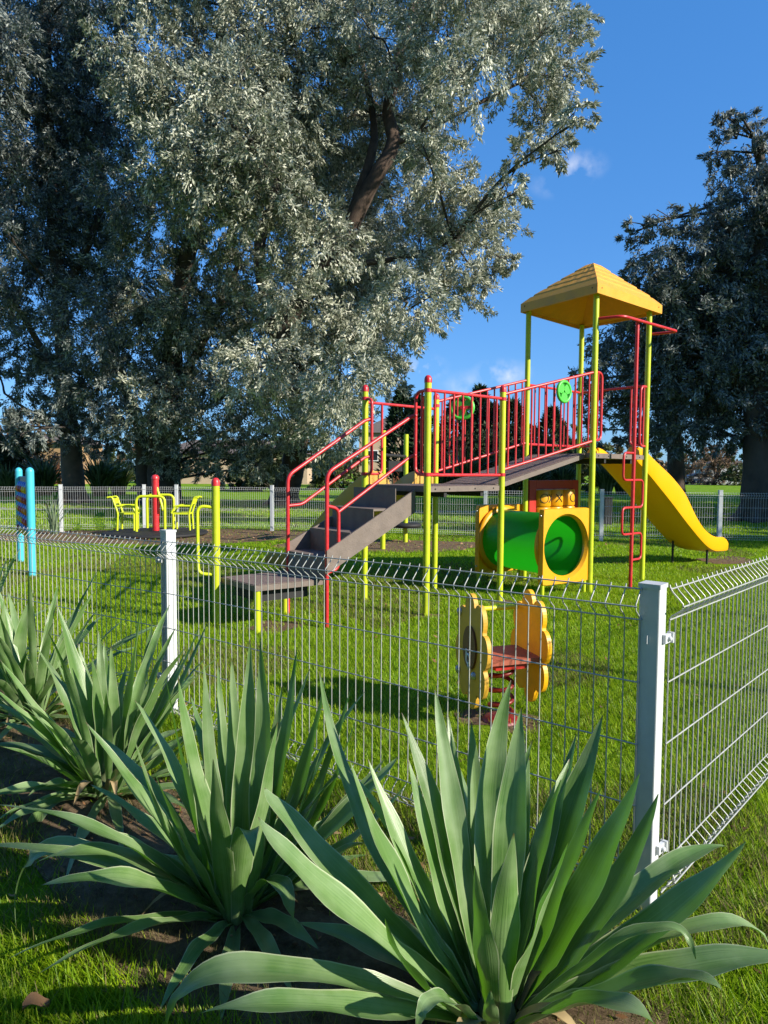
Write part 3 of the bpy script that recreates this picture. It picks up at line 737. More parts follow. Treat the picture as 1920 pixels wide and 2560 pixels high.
# ------------------------------------------------------------------ spring rider
rc = Vector((.69, 3.90, 0)); rax = Vector((.95, .30, 0)).normalized(); rpl = Vector((-.30, .95, 0)).normalized()
rider = empty('spring_rider', rc, 'yellow flower shaped spring rider with red seat on a red coil spring', 'spring rider')
def flower(cx, mat, zc, tilt):
    pts = []; n = 128
    for k in range(n):
        a = 2 * math.pi * k / n; pet = abs(math.cos(4 * (a - math.pi / 2 + .12)))
        q = .72 + .30 * pet ** .5
        pts.append((.215 * q * math.cos(a), .325 * q * math.sin(a)))
    c = rc + rax * cx + UP * zc
    return MB().prism([c + rpl * x + UP * z - rax * .013 for x, z in pts], rax * .026).build('flower_panel', mat, rider, bevel=.003), c
f1, fc1 = flower(-.185, 'flowershade', .425, 0); f2, fc2 = flower(.185, 'flower', .43, 0)
q = rax.to_track_quat('Z', 'Y')
dpts = [fc1 - rax * .0135 + rpl * .085 * math.cos(a) + UP * (.02 + .125 * math.sin(a)) for a in np.linspace(0, 6.283, 32, endpoint=False)]
dd = MB().prism(dpts, -rax * .012).build('centre_disc', 'brown', f1, bevel=.002)
ring_ = [fc1 - rax * .0265 + rpl * (.005 + .022 * math.cos(a)) + UP * (-.045 + .028 * math.sin(a)) for a in np.linspace(0, 6.283, 14, endpoint=False)]
mk = MB().tube(ring_, .006, 6, closed=True); mk.tube([fc1 - rax * .0265 + rpl * .027 + UP * -.045, fc1 - rax * .0265 + rpl * .027 + UP * .01], .006, 6); mk.build('mark', 'white', dd)
for y, z in ((.155, .2), (.165, -.15), (-.05, -.13), (.0, -.09)):
    MB().lathe(fc1 - rax * .013 + rpl * y + UP * z, [(.024, 0), (.022, .012), (.008, .02)], 12, -rax).build('bolt', 'bolt', f1)
MB().lathe(rc + rax * -.17 + rpl * .14 + UP * .635, [(.015, 0), (.015, .34)], 12, rax).build('handle_bar', 'lime_pale', rider)
MB().box(rc + UP * .385, rax * .172, rpl * .15, UP * .014).build('seat', 'seat', rider, bevel=.006)
MB().box(rc + UP * .352, rax * .10, rpl * .12, UP * .018).build('seat_bracket', 'darkred', rider, bevel=.004)
hel = [rc + Vector((.068 * math.cos(t), .068 * math.sin(t), .05 + .285 * t / (2 * math.pi * 3.3))) for t in np.linspace(0, 2 * math.pi * 3.3, 110)]
MB().tube(hel, .012, 8).build('spring', 'spring', rider)
MB().lathe(rc + UP * -.01, [(.11, 0), (.11, .02), (.09, .035), (.05, .04)], 20).build('base_plate', 'spring', rider)

# ------------------------------------------------------------------ carousel
cc = Vector((-5.08, 15.1, 0))
caro = empty('carousel', cc, 'small merry go round with red centre pole, lime seats and hoops on black floor', 'carousel')
MB().lathe(cc + UP * .02, [(1.1, 0), (1.12, .01), (1.12, .05), (1.08, .065), (.2, .07)], 48).build('floor', 'black', caro)
cp_ = MB().tube([cc + UP * .1, cc + UP * 1.24], .075, 16).build('pole', 'red', caro)
MB().lathe(cc + UP * 1.24, [(.085, 0), (.085, .05), (.06, .09), (.01, .105)], 16).build('cap', 'red', cp_)
def car_seat(a):
    d = Vector((math.cos(a), math.sin(a), 0)); e = Vector((-d.y, d.x, 0)); c = cc + d * .58; t = []
    r_ = .022
    for s_ in (-1, 1):
        q = c + e * .19 * s_
        t.append((fillet([q + d * .20 + UP * .12, q + d * .18 + UP * .5, q + d * .30 + UP * .86, q + d * .40 + UP * .84], .06), r_))
        t.append((fillet([q - d * .16 + UP * .12, q - d * .16 + UP * .49], .02), r_))
        t.append((fillet([q + d * .21 + UP * .66, q - d * .12 + UP * .66, q - d * .20 + UP * .5], .06), r_))
    o = rails('seat', t, 'lime_pale', caro, 8)
    MB().box(c + UP * .49, d * .19, e * .20, UP * .018).build('seat_board', 'lime_pale', o, bevel=.008)
    MB().box(c + d * .265 + UP * .76, d * .012 - UP * .004, e * .19, UP * .06).build('backrest', 'lime_pale', o, bevel=.006)
for a in (R(186), R(5)): car_seat(a)
for a in (R(275), R(95)):
    d = Vector((math.cos(a), math.sin(a), 0)); e = Vector((-d.y, d.x, 0)); c = cc + d * .45
    rails('hoop', [(fillet([c - e * .3 + UP * .12, c - e * .3 + UP * .88, c + e * .3 + UP * .88, c + e * .3 + UP * .12], .13), .03)], 'lime_pale', caro)
rails('hoop', [([cc + UP * 1.2, cc + Vector((.2, -.1, .55))], .028)], 'lime_pale', caro)

# ------------------------------------------------------------------ blue knob wall
b1, b2 = Vector((-4.757, 9.14, 0)), Vector((-5.70, 10.62, 0)); bd = (b2 - b1).normalized(); bn = Vector((-bd.y, bd.x, 0)); bn = bn if bn.y < 0 else -bn
kw = empty('knob_panel', (b1 + b2) / 2, 'blue climbing panel with coloured knobs between two light blue round posts at the left edge', 'play panel')
for p in (b1, b2):
    o = MB().tube([p - UP * .05, p + UP * 1.42], .052, 16).build('post', 'blue', kw)
    MB().lathe(p + UP * 1.42, [(.052, 0), (.048, .02), (.035, .04), (.015, .052), (.002, .055)], 16).build('cap', 'blue', o)
bl = (b2 - b1).length
pn = MB().box((b1 + b2) / 2 + UP * .92 - bn * .03, bd * (bl / 2 - .06), bn * .03, UP * .42).build('panel', 'navy', kw, bevel=.01)
cl = ['knobyellow', 'darkred', 'orange', 'red', 'knobyellow']
for r_ in range(5):
    for c_ in range(5):
        p = b1 + bd * (.28 + c_ * (bl - .5) / 4) + UP * (1.19 - r_ * .15)
        kb = MB().lathe(p, [(.08, 0), (.075, .02), (.055, .035), (.02, .045)], 14, bn).build('knob', 'midblue', pn)
        p2 = p + UP * -.03 + bn * .018
        MB().lathe(p2, [(.055, 0), (.055, .02), (.04, .04), (.01, .05)], 12, bn).build('grip', cl[(r_ + c_ // 2) % 5], pn)

# ------------------------------------------------------------------ posts with round step behind the stairs
w1, w2_ = Vector((.44, 13.87, 0)), Vector((-.02, 12.6, 0))
sw = empty('balance_posts', (w1 + w2_) / 2, 'two plain lime posts joined by black bar with round black step, behind the stairs', 'play posts')
for p in (w1, w2_): pole(p, 2.2, False, .048, sw)
MB().tube([w1 + UP * 1.75, w2_ + UP * 1.75], .03, 8).build('bar', 'black', sw)
MB().box(lerp(w1, w2_, .5) + UP * 1.55, (w1 - w2_) * .3, Vector((.94, -.33, 0)) * .02, UP * .1).build('board', 'black', sw, bevel=.01)
MB().lathe(w1 + UP * .31, [(.3, 0), (.33, .03), (.33, .07), (.28, .09), (.05, .09)], 28).build('step', 'black', sw)

# ------------------------------------------------------------------ vegetation
def leaves_array(centres, radii, counts, ll, lw, droop=.35, surf=.6, seed=0, per=88):
    """quads for leaves: each clump holds drooping sprays, each spray many small leaves along its axis"""
    g = np.random.default_rng(seed); out = []
    for c, r, n in zip(centres, radii, counts):
        ns = max(3, int(n / per)); d = unit(g.normal(size=(ns, 3))); rad = g.random(ns) ** (1 / 2.4)
        rad = np.where(g.random(ns) < surf, .72 + .42 * g.random(ns), rad)
        base = np.asarray(c) + d * rad[:, None] * np.asarray(r)
        td = unit(d * .7 + g.normal(size=(ns, 3)) * .45 + np.array([0, 0, -droop * .8]))
        sc = min(1.0, float(np.mean(r)) / 1.3); tl = (.5 + .7 * g.random(ns)) * sc
        t = g.random((ns, per)) ** .8
        p = base[:, None, :] + td[:, None, :] * (tl[:, None] * (t - .3))[..., None] + np.array([0, 0, -1.0]) * (.45 * droop * t ** 2 * tl[:, None])[..., None]
        p = p + g.normal(size=(ns, per, 3)) * ((.125 * sc) * (1.2 - .8 * t))[..., None]
        ld = unit(td[:, None, :] * .8 + g.normal(size=(ns, per, 3)) * .55 + np.array([0, 0, -droop * .7]))
        p = p.reshape(-1, 3); ld = ld.reshape(-1, 3); m_ = len(p)
        sv = np.repeat(unit(g.normal(size=(ns, 3)) + np.array([0, 0, .5])), per, axis=0); nn_ = unit(np.cross(ld, sv + g.normal(size=(m_, 3)) * .38)); L_ = ll * (.6 + .7 * g.random(m_))[:, None]; Wd = lw * (.7 + .6 * g.random(m_))[:, None]
        out.append(np.stack([p, p + ld * L_ * .45 + nn_ * Wd * .5, p + ld * L_, p + ld * L_ * .45 - nn_ * Wd * .5], axis=1))
    return np.concatenate(out)

def limb(mb, pts, r0, r1, n=9, seed=0, wob=.12):
    g = random.Random(seed); pts = [Vector(p) for p in pts]; sm = []
    for i in range(len(pts) - 1):
        a, b = pts[i], pts[i + 1]; p0 = pts[max(0, i - 1)]; p3 = pts[min(len(pts) - 1, i + 2)]
        for k in range(5):
            t = k / 5; sm.append(.5 * ((2 * a) + (b - p0) * t + (2 * p0 - 5 * a + 4 * b - p3) * t * t + (3 * a - p0 - 3 * b + p3) * t ** 3))
    sm.append(pts[-1]); m_ = len(sm); rs = [r0 + (r1 - r0) * (i / (m_ - 1)) ** .8 for i in range(m_)]
    sm = [p + Vector((g.uniform(-1, 1), g.uniform(-1, 1), 0)) * rs[i] * wob for i, p in enumerate(sm)]
    mb.tube(sm, rs, n); return sm

def tree(name, base, limbs, clumps, leafmat, label, cat='tree', group=None, ll=.26, lw=.075, dens=1.0, barkmat='bark', seed=1, branches=True, droop=.35, flare=True):
    """limbs: list of (points, r0, r1); clumps: (x, y, z, r)"""
    t = empty(name, base, label, cat, group); tr = MB(); sk = []
    for k, (pts, r0, r1) in enumerate(limbs):
        s_ = limb(tr, pts, r0, r1, 12 if k == 0 else 9, seed + k); sk += s_[2:]
        if flare and k == 0:
            b0 = Vector(pts[0]); g = random.Random(seed)
            for j in range(6):
                a = j * 1.05 + g.uniform(-.2, .2); d = Vector((math.cos(a), math.sin(a), 0))
                tr.tube([b0 + d * r0 * 1.7 - UP * .05, b0 + d * r0 * 1.1 + UP * .12, b0 + d * r0 * .62 + UP * .55, b0 + d * r0 * .35 + UP * 1.2], [r0 * .2, r0 * .3, r0 * .38, r0 * .3], 7)
    tr.build('trunk', barkmat, t)
    if branches:
        bm_ = MB(); g = random.Random(seed + 5)
        for (x, y, z, r) in clumps:
            c = Vector((x, y, z)); n0 = min(sk, key=lambda p: (p - c).length + max(0, p.z - c.z) * .8)
            md = lerp(n0, c, .55) + Vector((g.uniform(-.4, .4), g.uniform(-.4, .4), g.uniform(0, .5)))
            limb(bm_, [n0, md, c], min(.075, .03 + .008 * (n0 - c).length), .022, 6, g.randint(0, 999), .3)
            for _ in range(4):
                e = c + Vector((g.gauss(0, 1), g.gauss(0, 1), g.gauss(-.1, .8))).normalized() * r * .95
                limb(bm_, [lerp(md, c, g.uniform(.5, 1)), lerp(c, e, .5) + Vector((0, 0, .15)), e], .022, .007, 4, g.randint(0, 999), .5)
        bm_.build('branches', 'branch', t)
    C = [(c[0], c[1], c[2]) for c in clumps]; Rr = [np.array((1.0, 1.0, .88)) * c[3] for c in clumps]
    cnt = [int(dens * 1500 * c[3] ** 2) for c in clumps]
    q = leaves_array(C, Rr, cnt, ll, lw, droop, .55, seed)
    quads_mesh('crown', q, 4, leafmat, t)
    return t

def cl_at(lst, dep=0.0, seed=1):
    out = []; g = random.Random(seed)
    for (x, y, Y, r) in lst:
        Y += g.uniform(-1.0, .6) * dep
        p = at(x, y, Y); out.append((p[0], p[1], p[2], .84 * r * 1920 / 1659 * Y / FPX))
    return out
def pt(x, y, Y): return tuple(at(x, y, Y))

# silver tree on the right of the group
c2 = cl_at([(1180, 60, 26, 85), (1085, 40, 26, 105), (965, 60, 26, 115), (1225, 165, 26, 65), (1130, 150, 26, 95), (1000, 165, 26, 95), (1252, 255, 26, 42), (1185, 265, 26, 70), (1205, 325, 26, 42), (1130, 340, 26.5, 48),
            (905, 180, 26.5, 100), (800, 80, 26, 120), (1245, 60, 26.5, 40), 
            (955, 405, 26.5, 88), (1035, 445, 26, 72), (1105, 420, 26.5, 48), (1000, 530, 26, 98), (1078, 490, 26.5, 60), (1085, 560, 26.5, 36), (900, 550, 26, 98), (980, 625, 26, 78), (870, 650, 26, 95), (1045, 600, 26.5, 48), (820, 735, 26, 90), (905, 700, 26.5, 50),
            (750, 815, 26, 100), (825, 810, 26.5, 55), (720, 890, 25.5, 92), (625, 860, 25.5, 100), (655, 955, 25.5, 66), (735, 955, 26, 48), (570, 940, 25.5, 60), (555, 800, 26, 100), (760, 620, 27, 85), (725, 720, 27, 90),
            (880, 280, 27, 80), (760, 250, 26, 95), (920, 330, 27, 70), (700, 520, 27.5, 90), (620, 640, 27.5, 90), (800, 560, 28, 90), (640, 320, 31, 115), (720, 420, 31, 115), (640, 480, 31.5, 115), (750, 560, 31, 110), (560, 620, 31, 110), (660, 700, 31, 110), (780, 680, 30.5, 100), (850, 440, 31, 90), (790, 330, 31, 100), (700, 800, 30.5, 100), (580, 760, 31, 100), (900, 330, 30.5, 70), (560, 420, 31, 110), (830, 190, 30.5, 110),
            (1000, -70, 26.5, 120), (1130, -60, 26.5, 110), (880, -60, 26.5, 120), (1060, -190, 26.5, 120), (930, -200, 27, 120), (780, -80, 27, 120)], 4.5, 3)
lb2 = [([(-4.2, 28.6, 0), pt(650, 900, 28.4), pt(610, 760, 28), pt(660, 630, 27.4), pt(740, 520, 26.9), pt(800, 400, 26.4), pt(848, 310, 26.2), pt(840, 230, 26.4), pt(880, 60, 26.6), pt(940, -120, 26.8)], .52, .16),
       ([pt(610, 760, 28), pt(560, 560, 28), pt(600, 400, 28), pt(640, 200, 28)], .34, .12), ([pt(740, 520, 26.9), pt(800, 340, 26.6), pt(805, 250, 27), pt(760, 40, 27)], .24, .09),
       ([pt(848, 310, 26.2), pt(900, 290, 26), pt(1000, 240, 26), pt(1120, 180, 26)], .15, .05), ([pt(700, 575, 27.2), pt(850, 560, 26.5), pt(980, 520, 26)], .16, .05), ([pt(620, 800, 28), pt(760, 740, 26.8), pt(850, 690, 26.2)], .17, .05)]
tree('silver_tree', (-4.2, 28.6, 0), lb2, c2, 'silver', 'tall silver leaved tree with thick bent limb, rightmost of the left tree group', ll=.185, lw=.052, dens=1.9, barkmat='barkred', seed=3)

c1 = cl_at([(450, 375, 23.5, 105), (540, 300, 23.5, 105), (600, 420, 23.5, 90), (480, 245, 23.5, 105), (360, 330, 23.5, 85), (560, 480, 23.5, 75), (410, 440, 23.5, 80), (630, 260, 24, 100), (650, 160, 24.5, 105), (520, 170, 24.5, 95), (340, 210, 24.5, 105), (300, 110, 25, 105), (690, 60, 26, 105), (560, 60, 26, 100), (420, 95, 26.5, 80), (640, 350, 25, 70),
            (330, 470, 27, 100), (420, 560, 28.5, 60), (300, 590, 28, 100), (500, 560, 27.5, 70), (360, 680, 28.5, 95), (440, 700, 28.5, 95), (520, 690, 28.5, 80), (300, 730, 28.5, 100), (400, 800, 28.5, 95), (340, 860, 28.5, 85), (440, 880, 28, 85), (500, 860, 28, 75), (400, 950, 28, 60), (470, 960, 28, 50), (250, 830, 29, 80), (270, 920, 29, 55),
            (480, 400, 28, 110), (600, 330, 28, 110), (420, 250, 28, 110), (560, 170, 28, 110), (300, 975, 28.6, 42), (345, 990, 28, 40), (395, 1000, 27.6, 40), (440, 1005, 27.5, 36), (490, 1005, 27.4, 40), (540, 1000, 27.2, 44), (585, 1005, 27, 40), (520, 960, 27.5, 50), (430, -60, 26.5, 110), (560, -80, 26.5, 120), (660, -70, 26.5, 110), (500, -190, 27, 120), (620, -200, 27, 120), (330, -40, 26, 110)], 2.0, 4)
lb1 = [([(-9.5, 29, 0), pt(350, 900, 29), pt(370, 780, 29), pt(390, 640, 28.6), pt(420, 480, 28), pt(450, 300, 27.4), pt(480, 60, 27), pt(500, -150, 27)], .62, .15),
       ([(-10.25, 29.3, 0), pt(300, 920, 29.2), pt(270, 840, 29.2), pt(230, 700, 29)], .36, .12), ([(-9.0, 29.1, 0), pt(375, 930, 29.1), pt(395, 820, 29), pt(460, 700, 28.6), pt(520, 560, 28)], .34, .1),
       ([pt(420, 480, 28), pt(480, 400, 26), pt(540, 330, 24)], .2, .06), ([pt(450, 300, 27.4), pt(560, 200, 26.5), pt(620, 80, 26)], .2, .06)]
tree('silver_tree', (-9.5, 29, 0), lb1, c1, 'silver2', 'grey green tree with several dark stems behind the carousel, its upper branches lit', ll=.185, lw=.052, dens=1.9, seed=21)

c0_ = cl_at([(60, 150, 28, 125), (180, 90, 28, 110), (80, 300, 28, 130), (200, 270, 28, 115), (60, 440, 28, 130), (180, 420, 28, 120), (270, 400, 28.5, 90), (50, 590, 29, 115), (170, 560, 29, 115), (250, 640, 29, 90), (70, 710, 29, 95), (190, 700, 29, 105), (120, 830, 29, 80), (200, 840, 29, 80), (220, 930, 29, 50), (150, 930, 29, 50), (85, 925, 28.5, 45), (40, 940, 28, 40), (190, 960, 28.6, 34), (240, 965, 28.6, 30), (50, 860, 28.5, 55), (20, 920, 28.5, 40), (90, 40, 28, 110), (-80, 200, 28, 130), (-90, 420, 28, 130), (-70, 640, 28.5, 110), (-40, 60, 28, 110), (60, -60, 28, 120), (190, -50, 28, 110), (100, -180, 28, 130), (250, 200, 29.5, 110), (130, 330, 30, 120), (120, 500, 30.5, 120), (-60, 800, 28, 80), (20, 770, 29.5, 50), (90, 780, 27, 45), (15, 510, 25, 40)], 3.0, 5)
lb0 = [([(-13.3, 29.2, 0), pt(150, 940, 29.2), pt(140, 840, 29.2), pt(130, 640, 29), pt(110, 400, 28.6), pt(100, 100, 28.4), pt(100, -120, 28.4)], .5, .14),
       ([pt(140, 840, 29.2), pt(60, 700, 29), pt(-20, 560, 28.6)], .2, .06), ([pt(130, 640, 29), pt(210, 480, 28.8), pt(220, 300, 28.6)], .22, .06), ([pt(145, 900, 29.2), pt(70, 890, 28.8), pt(10, 850, 28.6)], .1, .04)]
tree('silver_tree', (-13.3, 29.2, 0), lb0, c0_, 'dim', 'darkest broad tree at the left edge of the photo, with single dark trunk', ll=.185, lw=.052, dens=1.8, seed=41)

# right hand tree
cr = cl_at([(1592, 300, 20.5, 55), (1648, 352, 20.5, 66), (1560, 270, 20.5, 26), (1545, 330, 20.5, 32), (1605, 420, 20.5, 75), (1540, 500, 20.5, 62), (1590, 262, 20.5, 22), (1420, 475, 20.5, 42), (1375, 500, 20.5, 30), (1450, 550, 20.5, 80), (1555, 590, 21, 95), (1395, 580, 20.5, 48), (1410, 650, 21, 75), (1640, 520, 21, 95), (1645, 660, 21, 100), (1490, 690, 21, 100), (1360, 730, 21.5, 72), (1310, 790, 21.5, 58), (1255, 825, 21.5, 34), (1590, 760, 21, 95), (1440, 800, 21.5, 90), (1345, 860, 21.5, 66), (1540, 860, 21, 85), (1650, 820, 21, 85), (1650, 920, 20.6, 60), (1480, 920, 21.5, 62), (1395, 930, 21.5, 52), (1290, 880, 22, 40), (1545, 945, 21, 42),
            (1740, 385, 20.5, 95), (1740, 480, 20.5, 120), (1760, 660, 20.5, 120), (1750, 820, 20.5, 110), (1840, 430, 20.5, 110), (1860, 600, 20.5, 130), (1850, 780, 20.5, 110), (1720, 930, 20.2, 60), (1560, 700, 23, 110), (1440, 720, 23, 90), (1660, 600, 23, 120), (1560, 480, 22.5, 60), (1480, 850, 23.5, 80), (1600, 860, 23.5, 90), (1620, 740, 23.5, 100), (1600, 560, 21.5, 80), (1500, 620, 22, 80), (1420, 740, 22, 80), (1560, 680, 21, 80), (1480, 800, 21, 70)])
cr = [(x, y, z, r * 1.1) for x, y, z, r in cr]
lbr = [([(11.35, 20.6, 0), pt(1640, 960, 20.6), pt(1635, 880, 20.6), pt(1660, 760, 20.6), pt(1640, 560, 20.6), pt(1650, 400, 20.6), pt(1630, 300, 20.5)], .52, .1),
       ([pt(1635, 880, 20.6), pt(1560, 780, 20.8), pt(1480, 680, 21)], .26, .06), ([pt(1660, 760, 20.6), pt(1740, 640, 20.6), pt(1800, 480, 20.6)], .24, .06), ([pt(1640, 560, 20.6), pt(1580, 500, 20.6), pt(1520, 440, 20.6)], .12, .03)]
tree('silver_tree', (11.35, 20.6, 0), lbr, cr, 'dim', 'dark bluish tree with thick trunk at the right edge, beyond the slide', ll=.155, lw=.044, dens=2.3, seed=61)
# a second dark trunk and low crown further back on the right
cq = cl_at([(1450, 900, 27, 60), (1380, 880, 27, 60), (1510, 880, 27, 60), (1330, 820, 27, 60), (1420, 800, 27, 70), (1520, 800, 27, 70), (1460, 960, 27, 36), (1360, 950, 27, 34), (1290, 930, 27.5, 34)])
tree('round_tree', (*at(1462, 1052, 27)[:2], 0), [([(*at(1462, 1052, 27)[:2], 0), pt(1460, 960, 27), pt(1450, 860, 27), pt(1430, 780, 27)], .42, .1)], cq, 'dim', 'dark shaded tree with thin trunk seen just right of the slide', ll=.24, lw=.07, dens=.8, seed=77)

# trees outside the picture on the right whose shade falls on the lawn
def off_tree(x, y, h, r, seed, label):
    g = random.Random(seed); cl = []
    for k in range(46):
        a = g.uniform(0, 6.28); z = g.uniform(.22, 1.0); rr = r * math.sin(math.pi * min(1, .25 + z * .72)) * g.uniform(.3, 1)
        cl.append((x + rr * math.cos(a), y + rr * math.sin(a), z * h, g.uniform(.9, 1.5) * r / 4))
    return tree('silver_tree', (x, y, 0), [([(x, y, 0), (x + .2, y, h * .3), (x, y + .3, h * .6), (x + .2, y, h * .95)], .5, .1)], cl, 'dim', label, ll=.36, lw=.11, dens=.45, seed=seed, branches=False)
off_tree(20.0, 7.7, 18, 2.8, 5, 'narrow dark tree beyond the right edge, nearest the fence')
ot = off_tree(26, 14.5, 18, 5.5, 6, 'large dark tree beyond the right edge, behind the nearer narrow one')
off_tree(15.5, -7.32, 13, .85, 8, 'added unseen slender tree beyond the right edge, shading the bottom left grass')  # unseen tree, added to shade the bottom-left grass
def copy_tree(o, parent=None):
    c = o.copy(); COL.objects.link(c); c.parent = parent
    for ch in o.children: copy_tree(ch, c)
    return c
for (x, y, sc, lab) in ((25, 24, .9, 'dark tree beyond the right edge, farther back than the large one'), (33, 30, 1.0, 'farthest dark tree beyond the right edge'), (29, 38, .95, 'dark tree beyond the right edge, deepest into the field'), (30, 34, .85, 'dark tree beyond the right edge, between the two deepest ones'), (-12, 1.5, .9, 'added unseen tree beyond the left edge, blocking sky light'), (-10, -7, .95, 'added unseen tree blocking sky light behind the camera on its left'), (-2, -12, .95, 'added unseen tree blocking sky light straight behind the camera'), (7, -15, .9, 'added unseen tree blocking sky light behind the camera on its right')):
    o = copy_tree(ot); o.location = (x, y, 0); o.scale = (sc, sc, sc); o['label'] = lab  # copies left of and behind the camera are added to cut sky light

# conifers, shrubs, flax behind the playground
def conifer(x, Y, w, h, seed):
    p = at(x, 1018, Y); b = (p[0], Y, 0); g = np.random.default_rng(seed); n = int(2600 * h / 8)
    z = g.random(n) ** .8; rad = w * (1 - z) ** .8 * (.55 + .45 * g.random(n)); a = g.random(n) * 6.283
    base = np.stack([b[0] + rad * np.cos(a), b[1] + rad * np.sin(a), .3 + z * (h - .3)], 1)
    d = unit(np.stack([np.cos(a), np.sin(a), .35 + .5 * g.random(n)], 1) + g.normal(size=(n, 3)) * .4); s_ = unit(np.cross(d, g.normal(size=(n, 3))))
    L_ = (.5 + .4 * g.random(n))[:, None]
    q = np.stack([base, base + d * L_ * .5 + s_ * .09, base + d * L_, base + d * L_ * .5 - s_ * .09], 1)
    t = empty('conifer', b); MB().tube([Vector(b), Vector(b) + UP * h * .9], [.16, .03], 7).build('trunk', 'bark', t); quads_mesh('crown', q, 4, 'conifer', t); return t
for k, (x, Y, w, h, lab) in enumerate(((868, 62, 2.4, 8.8, 'dark conifer between the silver tree and the play deck'), (905, 58, 1.5, 7.6, 'slim dark conifer just left of the front deck post'), (985, 60, 2.6, 7.8, 'wide dark conifer behind the steering wheel'), (1060, 60, 2.4, 7.2, 'dark conifer behind the middle deck rails, next to the second deck post'), (1035, 64, 1.6, 9.2, 'dark conifer with the sharp top rising above the deck rail'), (1105, 58, 2.2, 7.2, 'low dark conifer behind the lower end of the ramp'), (1190, 66, 2.6, 7.4, 'dark conifer behind the middle of the ramp rails'))):
    tag(conifer(x, Y, w, h, 100 + k), lab, 'conifer', 'conifers behind the play structure')

def shrub(name, x, Y, w, h, mat, label, seed, cat='shrub', group=None, ll=.3, lw=.12, dens=1.0):
    p = at(x, 1018, Y); g = random.Random(seed); cl = []
    for k in range(11):
        cl.append((p[0] + g.uniform(-.75, .75) * w, Y + g.uniform(-.5, .5) * w, h * g.uniform(.18, .78), g.uniform(.22, .34) * min(h, w * 1.6)))
    t = empty(name, (p[0], Y, 0), label, cat, group); m = MB()
    for c in cl: limb(m, [(p[0] + g.uniform(-.2, .2), Y, 0), (lerp((p[0], Y, 0), c[:3], .5) + Vector((g.uniform(-.1, .1), 0, .1))), c[:3]], .05, .015, 5, g.randint(0, 99))
    m.build('stems', 'branch', t)
    q = leaves_array([c[:3] for c in cl], [np.array((1.2, 1.2, 1)) * c[3] for c in cl], [int(dens * 700)] * len(cl), ll, lw, .1, .5, seed)
    quads_mesh('foliage', q, 4, mat, t); return t
SG = 'shrubs beyond the far fence'
for k, (x, Y, w, h, mt, lab) in enumerate(((965, 48, 2.6, 1.5, 'brownshrub', 'low brown shrub behind the front deck post'), (1130, 50, 3.0, 4.2, 'shrub', 'olive shrub behind the lower end of the ramp'), (1010, 55, 3.4, 6.6, 'darkshrub', 'dark thicket behind the steering wheel and the deck rails'), (1085, 54, 3.2, 5.6, 'darkshrub', 'dark thicket behind the second deck post'), (940, 57, 2.6, 5.2, 'darkshrub', 'dark thicket directly behind the front deck post'), (1225, 56, 3.4, 5.4, 'shrub', 'broad olive thicket behind the upper half of the ramp rails'), (1185, 50, 2.6, 4.6, 'shrub', 'tall olive shrub behind the red ramp rails'), (1250, 52, 3.4, 3.0, 'shrub', 'olive shrub behind the rear tower post'), (1100, 44, 1.8, 2.6, 'shrub', 'small olive shrub behind the red rails of the deck'),
        (55, 44, 3.0, 3.6, 'brownshrub', 'bare brown shrub behind the blue knob panel'), (10, 50, 4.0, 5.5, 'brownshrub', 'tall dry brown shrub at the far left edge'), (1545, 84, 3.5, 4.4, 'brownshrub', 'brown bare shrub right of the parked car'), (1500, 92, 5.0, 6.5, 'brownshrub', 'large brown bare shrub behind the parked car'), (1610, 82, 3.0, 3.4, 'shrub', 'rounded bush right of the small grey house'),
        (540, 50, 2.6, 3.4, 'darkshrub', 'dark shrub in front of the long beige house, right of the lime post'), (590, 47, 2.4, 3.2, 'darkshrub', 'dark shrub behind the lower stair rail'), (330, 46, 2.2, 2.6, 'darkshrub', 'dark shrub behind the many stemmed trunk'), (20, 42, 3.0, 4.2, 'darkshrub', 'dark shrub behind the left blue post'), (740, 52, 2.5, 3.0, 'shrub', 'olive shrub in front of the beige house'), (600, 60, 3.0, 2.6, 'shrub', 'green shrub under the silver tree, left of the stairs'))):
    shrub('shrub', x, Y, w, h, mt, lab, 200 + k, 'shrub', SG)

def blades(base, n, h, w, spread, seed, lean=1.0):
    """long arching strips as 3-segment polygons"""
    g = np.random.default_rng(seed); a = g.random(n) * 6.283; out = np.stack([np.cos(a), np.sin(a), np.zeros(n)], 1)
    b = np.asarray(base) + out * (spread * .3 * g.random(n))[:, None]; H_ = h * (.55 + .5 * g.random(n)); le = (.15 + .75 * g.random(n)) * lean
    sd_ = np.stack([-np.sin(a), np.cos(a), np.zeros(n)], 1); sd_ = unit(sd_ + g.normal(size=(n, 3)) * .4); q = []
    def P(t): return b + out * (le * H_ * .75 * t ** 1.7)[:, None] + np.array([0, 0, 1.0]) * (H_ * (t - .38 * le * t ** 3))[:, None]
    for t0, t1 in ((0, .35), (.35, .7), (.7, 1.0)):
        def ww(t): return w * (.7 + .6 * t if t < .5 else max(.06, 2.0 * (1 - t)))
        q.append(np.stack([P(t0) - sd_ * ww(t0) / 2, P(t0) + sd_ * ww(t0) / 2, P(t1) + sd_ * ww(t1) / 2, P(t1) - sd_ * ww(t1) / 2], 1))
    return np.concatenate(q)
